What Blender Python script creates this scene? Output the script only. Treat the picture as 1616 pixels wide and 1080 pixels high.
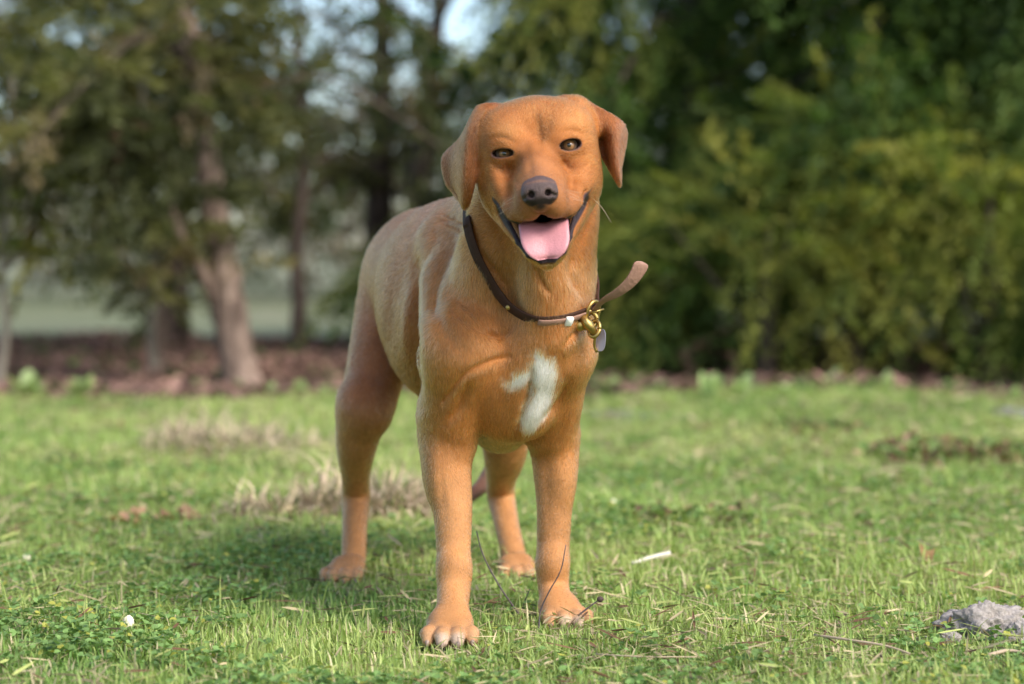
import bpy, math, random, time
import numpy as np
from mathutils import Matrix, Vector, kdtree
T0 = time.time()
for o in list(bpy.data.objects):
    bpy.data.objects.remove(o)
SC = bpy.context.scene
COL = SC.collection
rad = math.radians

# ---------------------------------------------------------------- camera, sky, sun, exposure
CAM_H = 0.446          # eye height, metres
FPX = 3200.0           # focal length in pixels of the 1616 px wide photograph
HOR = 430.0            # row of the horizon in the photograph
cd = bpy.data.cameras.new('camera')
cam = bpy.data.objects.new('camera', cd)
COL.objects.link(cam)
SC.camera = cam
cam.location = (0, 0, CAM_H)
cam.rotation_euler = (rad(90), 0, 0)
cd.sensor_width = 36
cd.lens = 36 * FPX / 1616
cd.shift_y = -(540 - HOR) / 1616
cd.clip_start = 0.05
cd.clip_end = 1500
cd.dof.use_dof = True
cd.dof.focus_distance = 2.43
cd.dof.aperture_fstop = 3.2

SUN_TO = Vector((0.53, -0.55, 0.66)).normalized()
w = bpy.data.worlds.new('World')
SC.world = w
w.use_nodes = True
nt = w.node_tree
nt.nodes.clear()
wo = nt.nodes.new('ShaderNodeOutputWorld')
bg = nt.nodes.new('ShaderNodeBackground')
sky = nt.nodes.new('ShaderNodeTexSky')
sky.sky_type = 'NISHITA'
sky.sun_disc = False
sky.sun_elevation = math.asin(SUN_TO.z)
sky.sun_rotation = math.atan2(SUN_TO.x, SUN_TO.y)
sky.dust_density = 1.6
nt.links.new(sky.outputs[0], bg.inputs[0])
nt.links.new(bg.outputs[0], wo.inputs[0])
bg.inputs[1].default_value = 0.15
sl = bpy.data.lights.new('sun', 'SUN')
sl.energy = 2.5
sl.angle = rad(26.0)
sl.color = (1.0, 0.93, 0.82)
sun = bpy.data.objects.new('sun', sl)
COL.objects.link(sun)
sun.rotation_euler = (-SUN_TO).to_track_quat('-Z', 'Y').to_euler()
vs = SC.view_settings
vs.view_transform = 'Standard'
vs.look = 'None'
vs.exposure = 0.95
vs.gamma = 1.0
SC.render.film_transparent = False
SC.cycles.max_bounces = 8
SC.cycles.transparent_max_bounces = 8
SC.cycles.use_adaptive_sampling = True

rng = np.random.default_rng(7)


def W(px, py, Y):
    """point of the scene at depth Y seen at a pixel of the photograph (used to read positions off it)"""
    return np.array([(px - 808.0) / FPX * Y, Y, CAM_H - (py - HOR) / FPX * Y])


# ---------------------------------------------------------------- helpers
def tag(o, label=None, cat=None, group=None, kind=None):
    if label: o['label'] = label
    if cat: o['category'] = cat
    if group: o['group'] = group
    if kind: o['kind'] = kind
    return o


def empty(name, loc, label, cat, group=None):
    o = bpy.data.objects.new(name, None)
    o.empty_display_size = 0.05
    COL.objects.link(o)
    o.location = [float(v) for v in loc]
    return tag(o, label, cat, group)


def mesh_np(name, verts, faces, mat, parent=None, smooth=True, attrs=None, loc=None):
    """verts (n,3); faces (m,k) all the same size or a list of such arrays. World coordinates; loc = origin."""
    verts = np.asarray(verts, dtype=np.float64)
    if loc is None:
        loc = np.zeros(3) if parent is None else np.array(parent.location)
    verts = verts - np.asarray(loc)
    if not isinstance(faces, (list, tuple)):
        faces = [faces]
    faces = [np.asarray(f, dtype=np.int32) for f in faces if len(f)]
    me = bpy.data.meshes.new(name)
    me.vertices.add(len(verts))
    me.vertices.foreach_set('co', verts.astype(np.float32).ravel())
    nl = sum(f.size for f in faces)
    nf = sum(len(f) for f in faces)
    me.loops.add(nl)
    me.loops.foreach_set('vertex_index', np.concatenate([f.ravel() for f in faces]))
    me.polygons.add(nf)
    tot = np.concatenate([np.full(len(f), f.shape[1], dtype=np.int32) for f in faces])
    st = np.concatenate([[0], np.cumsum(tot)[:-1]]).astype(np.int32)
    me.polygons.foreach_set('loop_start', st)
    me.polygons.foreach_set('loop_total', tot)
    me.update(calc_edges=True)
    me.validate()
    me.polygons.foreach_set('use_smooth', np.full(len(me.polygons), smooth))
    for an, (typ, arr) in (attrs or {}).items():
        a = me.attributes.new(an, typ, 'POINT')
        if typ == 'FLOAT_COLOR':
            arr = np.concatenate([arr, np.ones((len(arr), 1))], axis=1)
            a.data.foreach_set('color', arr.astype(np.float32).ravel())
        else:
            a.data.foreach_set('value', arr.astype(np.float32).ravel())
    me.materials.append(mat)
    o = bpy.data.objects.new(name, me)
    COL.objects.link(o)
    if parent is not None:
        o.parent = parent
    else:
        o.location = [float(v) for v in loc]
    return o


def noise3(p, scale, seed=0, octaves=3):
    """cheap smooth value noise, p (n,3) -> (n,) about -1..1"""
    p = np.asarray(p, dtype=np.float64) * scale
    out = np.zeros(len(p)); amp = 1.0; tot = 0
    for oc in range(octaves):
        q = p * (2 ** oc) + 17.3 * oc + seed * 3.7
        i = np.floor(q).astype(np.int64); f = q - i; f = f * f * (3 - 2 * f)
        def h(a, b, c):
            n = (a * 73856093) ^ (b * 19349663) ^ (c * 83492791) ^ (seed * 2654435 + oc * 97)
            n = (n ^ (n >> 13)) * 1274126177
            n = n & 0x7fffffff
            return (n % 65521) / 65521.0 * 2 - 1
        r = 0
        for dx in (0, 1):
            for dy in (0, 1):
                for dz in (0, 1):
                    wgt = (f[:, 0] if dx else 1 - f[:, 0]) * (f[:, 1] if dy else 1 - f[:, 1]) * (f[:, 2] if dz else 1 - f[:, 2])
                    r = r + wgt * h(i[:, 0] + dx, i[:, 1] + dy, i[:, 2] + dz)
        out += amp * r; tot += amp; amp *= 0.5
    return out / tot


def catmull(P, n):
    """P (k,d) -> (m,d) points of a smooth curve through P, n per span"""
    P = np.asarray(P, dtype=float)
    Q = np.vstack([2 * P[0] - P[1], P, 2 * P[-1] - P[-2]])
    out = []
    for i in range(len(P) - 1):
        p0, p1, p2, p3 = Q[i:i + 4]
        for t in np.linspace(0, 1, n, endpoint=False):
            out.append(0.5 * ((2 * p1) + (-p0 + p2) * t + (2 * p0 - 5 * p1 + 4 * p2 - p3) * t * t + (-p0 + 3 * p1 - 3 * p2 + p3) * t ** 3))
    out.append(P[-1])
    return np.array(out)


def tube(P, R, ns=8, squash=None, cap=True, rough=0.0, seed=1):
    """ring tube along P (k,3) radii R (k,) -> verts, quads. squash: unit vector + factor to flatten along it"""
    P = np.asarray(P, float); R = np.broadcast_to(np.asarray(R, float), (len(P),))
    Tn = np.gradient(P, axis=0); Tn /= np.linalg.norm(Tn, axis=1)[:, None] + 1e-12
    ref = np.array([0.0, 0.0, 1.0]) if abs(Tn[0][2]) < 0.9 else np.array([1.0, 0, 0])
    V = []
    n = np.cross(Tn[0], ref); n /= np.linalg.norm(n)
    rg = np.random.default_rng(seed)
    for i in range(len(P)):
        n = n - Tn[i] * np.dot(n, Tn[i]); n /= np.linalg.norm(n) + 1e-12
        b = np.cross(Tn[i], n)
        for k in range(ns):
            a = 2 * math.pi * k / ns
            r = R[i] * (1 + rough * rg.normal())
            V.append(P[i] + r * (math.cos(a) * n + math.sin(a) * b))
    F = []
    for i in range(len(P) - 1):
        for k in range(ns):
            k2 = (k + 1) % ns
            F.append((i * ns + k, i * ns + k2, (i + 1) * ns + k2, (i + 1) * ns + k))
    V = np.array(V); F = np.array(F)
    if cap:
        c0 = len(V); V = np.vstack([V, P[0], P[-1]])
        e = (len(P) - 1) * ns
        F2 = [(c0, (k + 1) % ns, k, k) for k in range(ns)] + [(c0 + 1, e + k, e + (k + 1) % ns, e + (k + 1) % ns) for k in range(ns)]
        tri = np.array([(a, b, c) for a, b, c, _ in F2])
        return V, [F, tri]
    return V, [F]


class MB:
    """collects pieces into one mesh"""
    def __init__(s): s.v = []; s.f = {}; s.n = 0; s.a = []
    def add(s, V, F, col=None):
        V = np.asarray(V, float)
        for f in (F if isinstance(F, (list, tuple)) else [F]):
            f = np.asarray(f)
            if len(f): s.f.setdefault(f.shape[1], []).append(f + s.n)
        s.v.append(V); s.n += len(V)
        if col is not None:
            s.a.append(np.broadcast_to(np.asarray(col, float), (len(V), 3)))
        return s
    def build(s, name, mat, parent=None, smooth=True, loc=None):
        at = {'col': ('FLOAT_COLOR', np.concatenate(s.a))} if s.a else None
        return mesh_np(name, np.concatenate(s.v), [np.concatenate(x) for x in s.f.values()], mat, parent, smooth, at, loc)


# ---------------------------------------------------------------- materials
def new_mat(name):
    m = bpy.data.materials.new(name); m.use_nodes = True
    n = m.node_tree; b = n.nodes['Principled BSDF']
    return m, n, b, n.nodes['Material Output']


def simple_mat(name, col, rough=0.6, metal=0.0, noise=0.15, scale=60, bump=0.0, spec=0.5, coat=0.0):
    m, n, b, out = new_mat(name)
    tc = n.nodes.new('ShaderNodeTexCoord'); nz = n.nodes.new('ShaderNodeTexNoise')
    nz.inputs['Scale'].default_value = scale; nz.inputs['Detail'].default_value = 6
    n.links.new(tc.outputs['Object'], nz.inputs['Vector'])
    mx = n.nodes.new('ShaderNodeMix'); mx.data_type = 'RGBA'
    mx.inputs[6].default_value = (*[c * (1 - noise) for c in col], 1)
    mx.inputs[7].default_value = (*[min(1, c * (1 + noise)) for c in col], 1)
    n.links.new(nz.outputs['Fac'], mx.inputs[0]); n.links.new(mx.outputs[2], b.inputs['Base Color'])
    b.inputs['Roughness'].default_value = rough; b.inputs['Metallic'].default_value = metal
    b.inputs['Specular IOR Level'].default_value = spec
    b.inputs['Coat Weight'].default_value = coat
    if bump:
        bp = n.nodes.new('ShaderNodeBump'); bp.inputs['Strength'].default_value = bump; bp.inputs['Distance'].default_value = 0.002
        n.links.new(nz.outputs['Fac'], bp.inputs['Height']); n.links.new(bp.outputs[0], b.inputs['Normal'])
    return m


def leaf_mat(name, rough=0.55, trans=0.35, tint=(1.25, 1.3, 0.6)):
    """vertex-coloured leaf: diffuse + a share of light coming through"""
    m, n, b, out = new_mat(name)
    at = n.nodes.new('ShaderNodeAttribute'); at.attribute_name = 'col'
    n.links.new(at.outputs['Color'], b.inputs['Base Color'])
    b.inputs['Roughness'].default_value = rough; b.inputs['Specular IOR Level'].default_value = 0.25
    tr = n.nodes.new('ShaderNodeBsdfTranslucent')
    mu = n.nodes.new('ShaderNodeMix'); mu.data_type = 'RGBA'; mu.blend_type = 'MULTIPLY'; mu.inputs[0].default_value = 1
    mu.inputs[7].default_value = (*tint, 1)
    n.links.new(at.outputs['Color'], mu.inputs[6]); n.links.new(mu.outputs[2], tr.inputs[0])
    ms = n.nodes.new('ShaderNodeMixShader'); ms.inputs[0].default_value = trans
    n.links.new(b.outputs[0], ms.inputs[1]); n.links.new(tr.outputs[0], ms.inputs[2])
    n.links.new(ms.outputs[0], out.inputs['Surface'])
    return m


HAIRS = 760000
# ================================================================ THE PLACE
def gz(x, y):
    """height of the ground"""
    x = np.asarray(x, float); y = np.asarray(y, float)
    near = .006 * np.sin(x * 3.1 + 1.3) * np.sin(y * 2.3 + .4) + .004 * np.sin(x * 7.7 + y * 5.1)
    mid = np.clip((y - 3.6) / 4, 0, 1) * (.018 * np.sin(x * 1.7 + y * .9) + .012 * np.sin(x * 4.1 - y * 1.3))
    far = np.clip((y - 24) / 60, 0, 1) ** 1.3 * (1.1 + .5 * np.sin(x * .05 + 1))
    dip = -np.clip((y - 7.2) / 1.2, 0, 1) * .045
    return near + mid + far + dip


def grid_ground():
    xs = np.unique(np.concatenate([np.linspace(-220, -6, 30), np.linspace(-6, 6, 121), np.linspace(6, 220, 30)]))
    ys = np.unique(np.concatenate([np.linspace(-60, .5, 12), np.linspace(.5, 15, 150), np.linspace(15, 60, 50), np.linspace(60, 420, 30)]))
    Xg, Yg = np.meshgrid(xs, ys, indexing='ij')
    Vg = np.stack([Xg.ravel(), Yg.ravel(), gz(Xg, Yg).ravel()], 1)
    nx, ny = len(xs), len(ys)
    i, j = np.meshgrid(np.arange(nx - 1), np.arange(ny - 1), indexing='ij')
    a = (i * ny + j).ravel()
    return Vg, np.stack([a, a + ny, a + ny + 1, a + 1], 1)


def ground_mat():
    m, n, b, out = new_mat('soil_and_field')
    L = n.links.new
    tc = n.nodes.new('ShaderNodeTexCoord')
    def noise(scale, det=6, dist=0.0):
        z = n.nodes.new('ShaderNodeTexNoise'); z.inputs['Scale'].default_value = scale; z.inputs['Detail'].default_value = det
        z.inputs['Distortion'].default_value = dist
        L(tc.outputs['Object'], z.inputs['Vector']); return z.outputs['Fac']
    def ramp(src, stops):
        r = n.nodes.new('ShaderNodeValToRGB'); L(src, r.inputs[0]); e = r.color_ramp.elements
        e[0].position, e[0].color = stops[0][0], (*stops[0][1], 1); e[1].position, e[1].color = stops[-1][0], (*stops[-1][1], 1)
        for p, c in stops[1:-1]:
            x = e.new(p); x.color = (*c, 1)
        return r.outputs[0]
    def mix(f, a, c):
        x = n.nodes.new('ShaderNodeMix'); x.data_type = 'RGBA'; L(f, x.inputs[0]); L(a, x.inputs[6]); L(c, x.inputs[7]); return x.outputs[2]
    sep = n.nodes.new('ShaderNodeSeparateXYZ'); L(tc.outputs['Object'], sep.inputs[0])
    def step(lo, hi, amp, sc):
        ma = n.nodes.new('ShaderNodeMath'); ma.operation = 'MULTIPLY_ADD'; L(noise(sc, 4), ma.inputs[0]); ma.inputs[1].default_value = amp; L(sep.outputs[1], ma.inputs[2])
        mr = n.nodes.new('ShaderNodeMapRange'); mr.inputs[1].default_value = lo + amp * .5; mr.inputs[2].default_value = hi + amp * .5
        L(ma.outputs[0], mr.inputs[0]); return mr.outputs[0]
    soil = ramp(noise(14, 8), [(.3, (.060, .085, .024)), (.55, (.095, .150, .036)), (.75, (.14, .14, .06))])
    litter = ramp(noise(9, 9, .6), [(.30, (.06, .042, .036)), (.48, (.15, .10, .08)), (.62, (.20, .135, .11)), (.8, (.28, .21, .17))])
    field = ramp(noise(.6, 8), [(.3, (.12, .145, .08)), (.5, (.17, .185, .11)), (.75, (.22, .21, .15))])
    far = ramp(noise(.12, 6), [(.3, (.20, .22, .14)), (.7, (.28, .28, .20))])  # distance haze painted as a paler, greyer ground
    c = mix(step(7.0, 7.5, .5, 1.2), soil, litter)
    c = mix(step(13.0, 15.5, 2.0, .5), c, field)
    c = mix(step(28, 40, 6.0, .1), c, far)
    L(c, b.inputs['Base Color']); b.inputs['Roughness'].default_value = .95; b.inputs['Specular IOR Level'].default_value = .1
    bp = n.nodes.new('ShaderNodeBump'); bp.inputs['Distance'].default_value = .02; bp.inputs['Strength'].default_value = .7
    L(noise(40, 8), bp.inputs['Height']); L(bp.outputs[0], b.inputs['Normal'])
    return m


Vg, Fg = grid_ground()
tag(mesh_np('ground', Vg, Fg, ground_mat(), None, True), kind='structure')

GRASS_M = leaf_mat('grass_blade', .5, .38)
DRY_M = leaf_mat('dry_stalk', .8, .15, (1, 1, 1))
LEAF_M = leaf_mat('tree_leaf', .6, .42)
WEED_M = leaf_mat('weed_leaf', .55, .30)


def blades(root, h, az, bend, wid, seg=3, curl=0.0):
    """arrays of blades -> verts, quads, tris, owner"""
    n = len(root); t = np.linspace(0, 1, seg + 1)
    d = np.stack([np.cos(az), np.sin(az), 0 * az], 1); side = np.stack([-np.sin(az), np.cos(az), 0 * az], 1)
    Vs = []; own = []
    for k, tt in enumerate(t):
        ang = bend * tt
        up = np.sinc(ang / np.pi * .5) * np.cos(ang * .5) * tt      # rough arc
        out = np.sinc(ang / np.pi * .5) * np.sin(ang * .5) * tt
        c = root + np.array([0, 0, 1.0]) * (h * up)[:, None] + d * (h * out)[:, None]
        if curl: c = c + side * (curl * h * np.sin(tt * 5 + az * 3))[:, None]
        if k < seg:
            ww = wid * (1 - .55 * tt ** 1.5)
            Vs += [c - side * (ww / 2)[:, None], c + side * (ww / 2)[:, None]]
        else:
            Vs.append(c)
    m = len(Vs)
    Vv = np.stack(Vs, 1).reshape(-1, 3)
    b = (np.arange(n) * m)[:, None]
    Q = np.concatenate([b + np.array([[2 * k, 2 * k + 1, 2 * k + 3, 2 * k + 2]]) for k in range(seg - 1)]) if seg > 1 else np.zeros((0, 4), int)
    T = b + np.array([[2 * (seg - 1), 2 * (seg - 1) + 1, 2 * seg]])
    return Vv, Q, T, np.repeat(np.arange(n), m)


def patch(x, y, s, sd, oc=3):
    return noise3(np.stack([x, y, 0 * x], 1), s, sd, oc)


def make_grass():
    r = np.random.default_rng(11)
    N = 660000
    # density falls with distance so that the blades stay about as close together in the picture
    u = r.random(N)
    y = 1.55 * (7.9 / 1.55) ** (u ** 1.0)
    x = r.uniform(-1, 1, N) * (.36 * y + .50)
    d = patch(x, y, 3.0, 4); d2 = patch(x, y, 14, 5); d3 = patch(x, y, 1.1, 6)
    edge = 7.35 + .30 * patch(x, y, .9, 7)
    keep = (r.random(N) < .80 + .5 * d2) & (y < edge)
    bare = ((x - .22) / .12) ** 2 + ((y - 6.45) / .35) ** 2 < 1
    bare |= ((x - 1.72) / .12) ** 2 + ((y - 6.6) / .3) ** 2 < 1
    keep &= ~(bare & (r.random(N) < .8))
    for fx, fy in FEET0:      # trodden down under the paws
        q = np.hypot((x - fx) / .9, y - fy)
        keep &= ~((q < .028))
    x, y, d, d2, d3 = x[keep], y[keep], d[keep], d2[keep], d3[keep]; n = len(x)
    far = np.clip((y - 2.5) / 5, 0, 1)
    h = r.gamma(7, 1 / 7, n) * (.0195 + .009 * d + .008 * d2 + .007 * far)
    h = np.clip(h, .010, .085)
    tall = r.random(n) < .02; h[tall] *= 1.7
    for fx, fy in FEET0:
        q = np.hypot(x - fx, (y - (fy - .07)) / 1.4)
        h = np.where(q < .05, np.minimum(h, .022), h)
    az = r.uniform(0, 2 * np.pi, n); bend = np.abs(r.normal(1.25, .75, n))
    wid = r.uniform(.0012, .0034, n) * (1 + .8 * far)
    root = np.stack([x, y, gz(x, y) - .002], 1)
    Vv, Q, T, own = blades(root, h, az, bend, wid, 3)
    g = np.array([.26, .39, .10]); yv = np.array([.48, .54, .20]); dk = np.array([.15, .28, .075]); st = np.array([.60, .52, .33])
    m1 = np.clip(.42 + .5 * d3 + .4 * d + r.normal(0, .28, n), 0, 1)[:, None]
    c = g * (1 - m1) + yv * m1
    m2 = np.clip(-.1 - 1.2 * d - .8 * d2 + r.normal(0, .25, n), 0, 1)[:, None]
    c = c * (1 - m2) + dk * m2
    dry = r.random(n) < .085 + .05 * (d3 > .1)
    c[dry] = st * r.uniform(.6, 1.15, (dry.sum(), 1))
    c *= r.normal(1, .12, n)[:, None]
    col = np.clip(c[own], .01, .9)
    mesh_np_o = mesh_np('grass', Vv, [Q, T], GRASS_M, None, True, {'col': ('FLOAT_COLOR', col)})
    tag(mesh_np_o, 'short green lawn grass under and around the dog', 'grass', kind='stuff')


def leaflets(P_, nrm, dirs, L, Wd, fold=.15):
    """small pointed oval leaves: 6 verts, 4 tris each... two quads"""
    side = np.cross(nrm, dirs); side /= np.linalg.norm(side, axis=1)[:, None] + 1e-9
    L = np.asarray(L)[:, None]; Wd = np.asarray(Wd)[:, None]
    v = [P_, P_ + dirs * L * .35 + side * Wd * .5 + nrm * Wd * fold, P_ + dirs * L * .75 + side * Wd * .38 + nrm * Wd * fold,
         P_ + dirs * L, P_ + dirs * L * .75 - side * Wd * .38 + nrm * Wd * fold, P_ + dirs * L * .35 - side * Wd * .5 + nrm * Wd * fold]
    n = len(P_)
    Vv = np.stack(v, 1).reshape(-1, 3); b = (np.arange(n) * 6)[:, None]
    F = np.concatenate([b + np.array([[0, 1, 2, 3]]), b + np.array([[0, 3, 4, 5]])])
    return Vv, F, np.repeat(np.arange(n), 6)


def unit(v): return v / (np.linalg.norm(v, axis=-1, keepdims=True) + 1e-9)


def make_clover():
    r = np.random.default_rng(12)
    N = 60000
    y = 1.7 * (6.5 / 1.7) ** r.random(N); x = r.uniform(-1, 1, N) * (.30 * y + .2)
    d = patch(x, y, 2.6, 21) + .6 * patch(x, y, 9, 22) + .35 * np.exp(-((x + .35) / .5) ** 2 - ((y - 3.0) / .6) ** 2)
    k = d > .32 + r.normal(0, .22, len(d))
    for fx, fy in FEET0: k &= np.hypot(x - fx, y - fy + .03) > .06
    x, y = x[k], y[k]; n = len(x)
    z = gz(x, y) + r.uniform(.008, .026, n)
    P_ = []; Nn = []; Dd = []; Ls = []
    az = r.uniform(0, 2 * np.pi, n)
    s = r.uniform(.005, .0105, n)
    for k3 in range(3):
        a = az + k3 * 2.094 + r.normal(0, .15, n)
        dd = np.stack([np.cos(a), np.sin(a), r.normal(.15, .25, n)], 1)
        P_.append(np.stack([x, y, z], 1)); Dd.append(unit(dd)); Ls.append(s)
    P_ = np.concatenate(P_); Dd = np.concatenate(Dd); Ls = np.concatenate(Ls)
    nn = unit(np.array([0, 0, 1.0]) + r.normal(0, .35, P_.shape)); nn = unit(nn - Dd * (nn * Dd).sum(1)[:, None])
    Vv, F, own = leaflets(P_, nn, Dd, Ls, Ls * 1.05)
    c = np.array([.17, .28, .085]) * r.uniform(.6, 1.35, (len(P_), 1)); c[r.random(len(P_)) < .07] = (.40, .40, .08)
    o = mesh_np('clover', Vv, F, WEED_M, None, False, {'col': ('FLOAT_COLOR', c[own])})
    tag(o, 'dark green clover patches growing low in the lawn', 'clover', kind='stuff')


def make_thatch():
    """dry straw and crumbs lying in the lawn"""
    r = np.random.default_rng(13); N = 42000
    y = 1.7 * (7.3 / 1.7) ** r.random(N); x = r.uniform(-1, 1, N) * (.3 * y + .2)
    k = r.random(N) < .5 + .9 * patch(x, y, 2.2, 31)
    x, y = x[k], y[k]; n = len(x)
    az = r.uniform(0, 2 * np.pi, n); L = r.uniform(.008, .045, n) * (1 + .22 * (y - 1.7))
    root = np.stack([x, y, gz(x, y) + r.uniform(.003, .024, n)], 1)
    d = unit(np.stack([np.cos(az), np.sin(az), r.normal(.05, .18, n)], 1))
    nn = unit(np.array([0, 0, 1.0]) + r.normal(0, .4, (n, 3))); nn = unit(nn - d * (nn * d).sum(1)[:, None])
    Vv, F, own = leaflets(root, nn, d, L, r.uniform(.0012, .0035, n) * (1 + .35 * (y - 1.7)))
    c = np.array([.46, .38, .22]) * r.uniform(.45, 1.25, (n, 1)); g_ = r.random(n) < .35; c[g_] = np.array([.36, .40, .13]) * r.uniform(.6, 1.2, (g_.sum(), 1)); b = r.random(n) < .22; c[b] = np.array([.16, .09, .05]) * r.uniform(.6, 1.3, (b.sum(), 1))
    o = mesh_np('straw', Vv, F, DRY_M, None, False, {'col': ('FLOAT_COLOR', c[own])})
    tag(o, 'dry straw and leaf crumbs scattered through the lawn', 'straw', kind='stuff')


def make_litter():
    r = np.random.default_rng(14); N = 48000
    y = r.uniform(7.0, 14.5, N); x = r.uniform(-1, 1, N) * (.32 * y + .6)
    k = y > 7.35 + .30 * patch(x, y, .9, 7) - .3 * r.random(N)
    x, y = x[k], y[k]; n = len(x); az = r.uniform(0, 2 * np.pi, n)
    d = unit(np.stack([np.cos(az), np.sin(az), r.normal(.15, .3, n)], 1))
    nn = unit(np.array([0, 0, 1.0]) + r.normal(0, .5, (n, 3))); nn = unit(nn - d * (nn * d).sum(1)[:, None])
    Ls = r.uniform(.03, .085, n)
    Vv, F, own = leaflets(np.stack([x, y, gz(x, y) + r.uniform(.0, .03, n)], 1), nn, d, Ls, Ls * r.uniform(.25, .6, n), .3)
    c = np.array([.24, .145, .115]) * r.uniform(.4, 1.5, (n, 1))
    g = r.random(n) < .12 + .2 * (patch(x, y, .8, 41) > .2); c[g] = np.array([.09, .14, .04]) * r.uniform(.6, 1.3, (g.sum(), 1))
    o = mesh_np('leaf_litter', Vv, F, DRY_M, None, False, {'col': ('FLOAT_COLOR', c[own])})
    tag(o, 'brown leaf litter covering the ground under the trees', 'leaf litter', kind='stuff')


FEET0 = []
for (px, Y) in ((710, 2.425), (888, 2.545), (545, 2.905), (817, 2.93)):
    FEET0.append(((px - 808) / FPX * Y, Y - .015))
make_grass(); make_clover(); make_thatch(); make_litter()
print('lawn', round(time.time() - T0, 1))


# ---------------------------------------------------------------- small things on the lawn
def ground_pt(px, py):
    Y = FPX * CAM_H / (py - HOR); p = W(px, py, Y); p[2] = float(gz(p[0], Y)); return p


def dry_tuft(c, rx, ry, n, h, label, seed, green=.12):
    r = np.random.default_rng(seed)
    a = r.uniform(0, 2 * np.pi, n); q = np.sqrt(r.random(n))
    x = c[0] + rx * q * np.cos(a); y = c[1] + ry * q * np.sin(a)
    cl = patch(x, y, 16, seed)
    hh = h * r.uniform(.35, 1.15, n) * (1.0 - .45 * q ** 2) * (1 + .8 * cl)
    root = np.stack([x, y, gz(x, y) - .003], 1)
    Vv, Q, T, own = blades(root, hh, a + r.normal(0, 1.0, n), np.abs(r.normal(1.9, .8, n)), r.uniform(.0022, .0075, n), 5, .12)
    cc = np.array([.62, .49, .34]) * r.uniform(.45, 1.25, (n, 1)); g = r.random(n) < green; cc[g] = np.array([.16, .21, .05]) * r.uniform(.6, 1.3, (g.sum(), 1))
    o = mesh_np('dry_weed_tuft', Vv, [Q, T], DRY_M, None, True, {'col': ('FLOAT_COLOR', np.clip(cc[own], 0, .9))}, loc=[c[0], c[1], 0])
    return tag(o, label, 'dead weeds', 'tufts of dead weeds on the lawn')


p = ground_pt(445, 824); dry_tuft((p[0], p[1] + .02), .13, .09, 800, .075, 'low flat tuft of dead tan weeds left of the hind leg', 51, .2)
p = ground_pt(585, 818); dry_tuft((p[0], p[1]), .125, .10, 1100, .135, 'taller tuft of curled tan weeds between the dog\'s left and front legs', 52, .12)
p = ground_pt(350, 712); dry_tuft((p[0], p[1]), .20, .28, 700, .13, 'blurred pale dead weed tuft farther back on the left lawn', 53, .15)
p = ground_pt(500, 705); dry_tuft((p[0], p[1]), .07, .10, 260, .08, 'small pale dead weed tuft close behind the dog\'s rump', 54, .1)


def curled_leaves(c, rx, ry, n, L, cols, name, label, cat, seed, up=.5, group=None, lift=.03):
    r = np.random.default_rng(seed)
    a = r.uniform(0, 2 * np.pi, n); q = np.sqrt(r.random(n))
    x = c[0] + rx * q * np.cos(a); y = c[1] + ry * q * np.sin(a)
    d = unit(np.stack([np.cos(a * 7.1), np.sin(a * 7.1), np.abs(r.normal(up, .35, n))], 1))
    nn = unit(np.array([0, 0, 1.0]) + r.normal(0, .5, (n, 3))); nn = unit(nn - d * (nn * d).sum(1)[:, None])
    Ls = L * r.uniform(.5, 1.2, n)
    Vv, F, own = leaflets(np.stack([x, y, gz(x, y) + r.uniform(0, lift, n)], 1), nn, d, Ls, Ls * r.uniform(.35, .7, n), .35)
    cc = np.array(cols)[r.integers(0, len(cols), n)] * r.uniform(.6, 1.3, (n, 1))
    o = mesh_np(name, Vv, F, WEED_M, None, True, {'col': ('FLOAT_COLOR', np.clip(cc[own], 0, .9))}, loc=[c[0], c[1], 0])
    return tag(o, label, cat, group)


BR = [(.26, .15, .09), (.42, .29, .18), (.13, .075, .05)]; GR = [(.16, .26, .07), (.24, .32, .11)]
LG = 'patches of brown and green leaves on the right lawn'
p = ground_pt(1465, 728); curled_leaves(p, .15, .22, 300, .034, BR + GR * 2, 'dead_leaf_patch', 'wide patch of brown and green curled leaves at mid right', 'leaf patch', 61, group=LG)
p = ground_pt(1585, 733); curled_leaves(p, .11, .14, 200, .034, BR * 2 + GR * 2, 'dead_leaf_patch', 'red-brown curled leaf patch at the right edge of the photo', 'leaf patch', 62, group=LG)
p = ground_pt(1290, 690); curled_leaves(p, .13, .18, 210, .030, BR + GR * 2, 'dead_leaf_patch', 'sparse thin leaf patch left of the wide brown one', 'leaf patch', 63, group=LG)
p = ground_pt(1100, 835); curled_leaves(p, .12, .10, 170, .024, BR + GR * 4, 'low_weed_patch', 'low broad weed patch with brown leaves right of the foreleg', 'weed patch', 64, up=.15)
p = ground_pt(250, 833); curled_leaves(p, .06, .03, 18, .04, [(.40, .24, .15)], 'dry_leaf', 'light brown dry leaves lying flat on the left lawn', 'dry leaves', 65, up=.05, lift=.02)


def lump(c, r3, seed, amp=.42, n=4):
    import bmesh
    bm = bmesh.new(); bmesh.ops.create_icosphere(bm, subdivisions=n, radius=1)
    v = np.array([x.co[:] for x in bm.verts]); f = np.array([[q.index for q in x.verts] for x in bm.faces]); bm.free()
    k = 1 + amp * noise3(v, 1.6, seed, 3) + amp * .75 * noise3(v, 5, seed + 1, 4) + amp * .35 * noise3(v, 15, seed + 2, 2)
    return c + v * k[:, None] * np.array(r3), f


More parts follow.
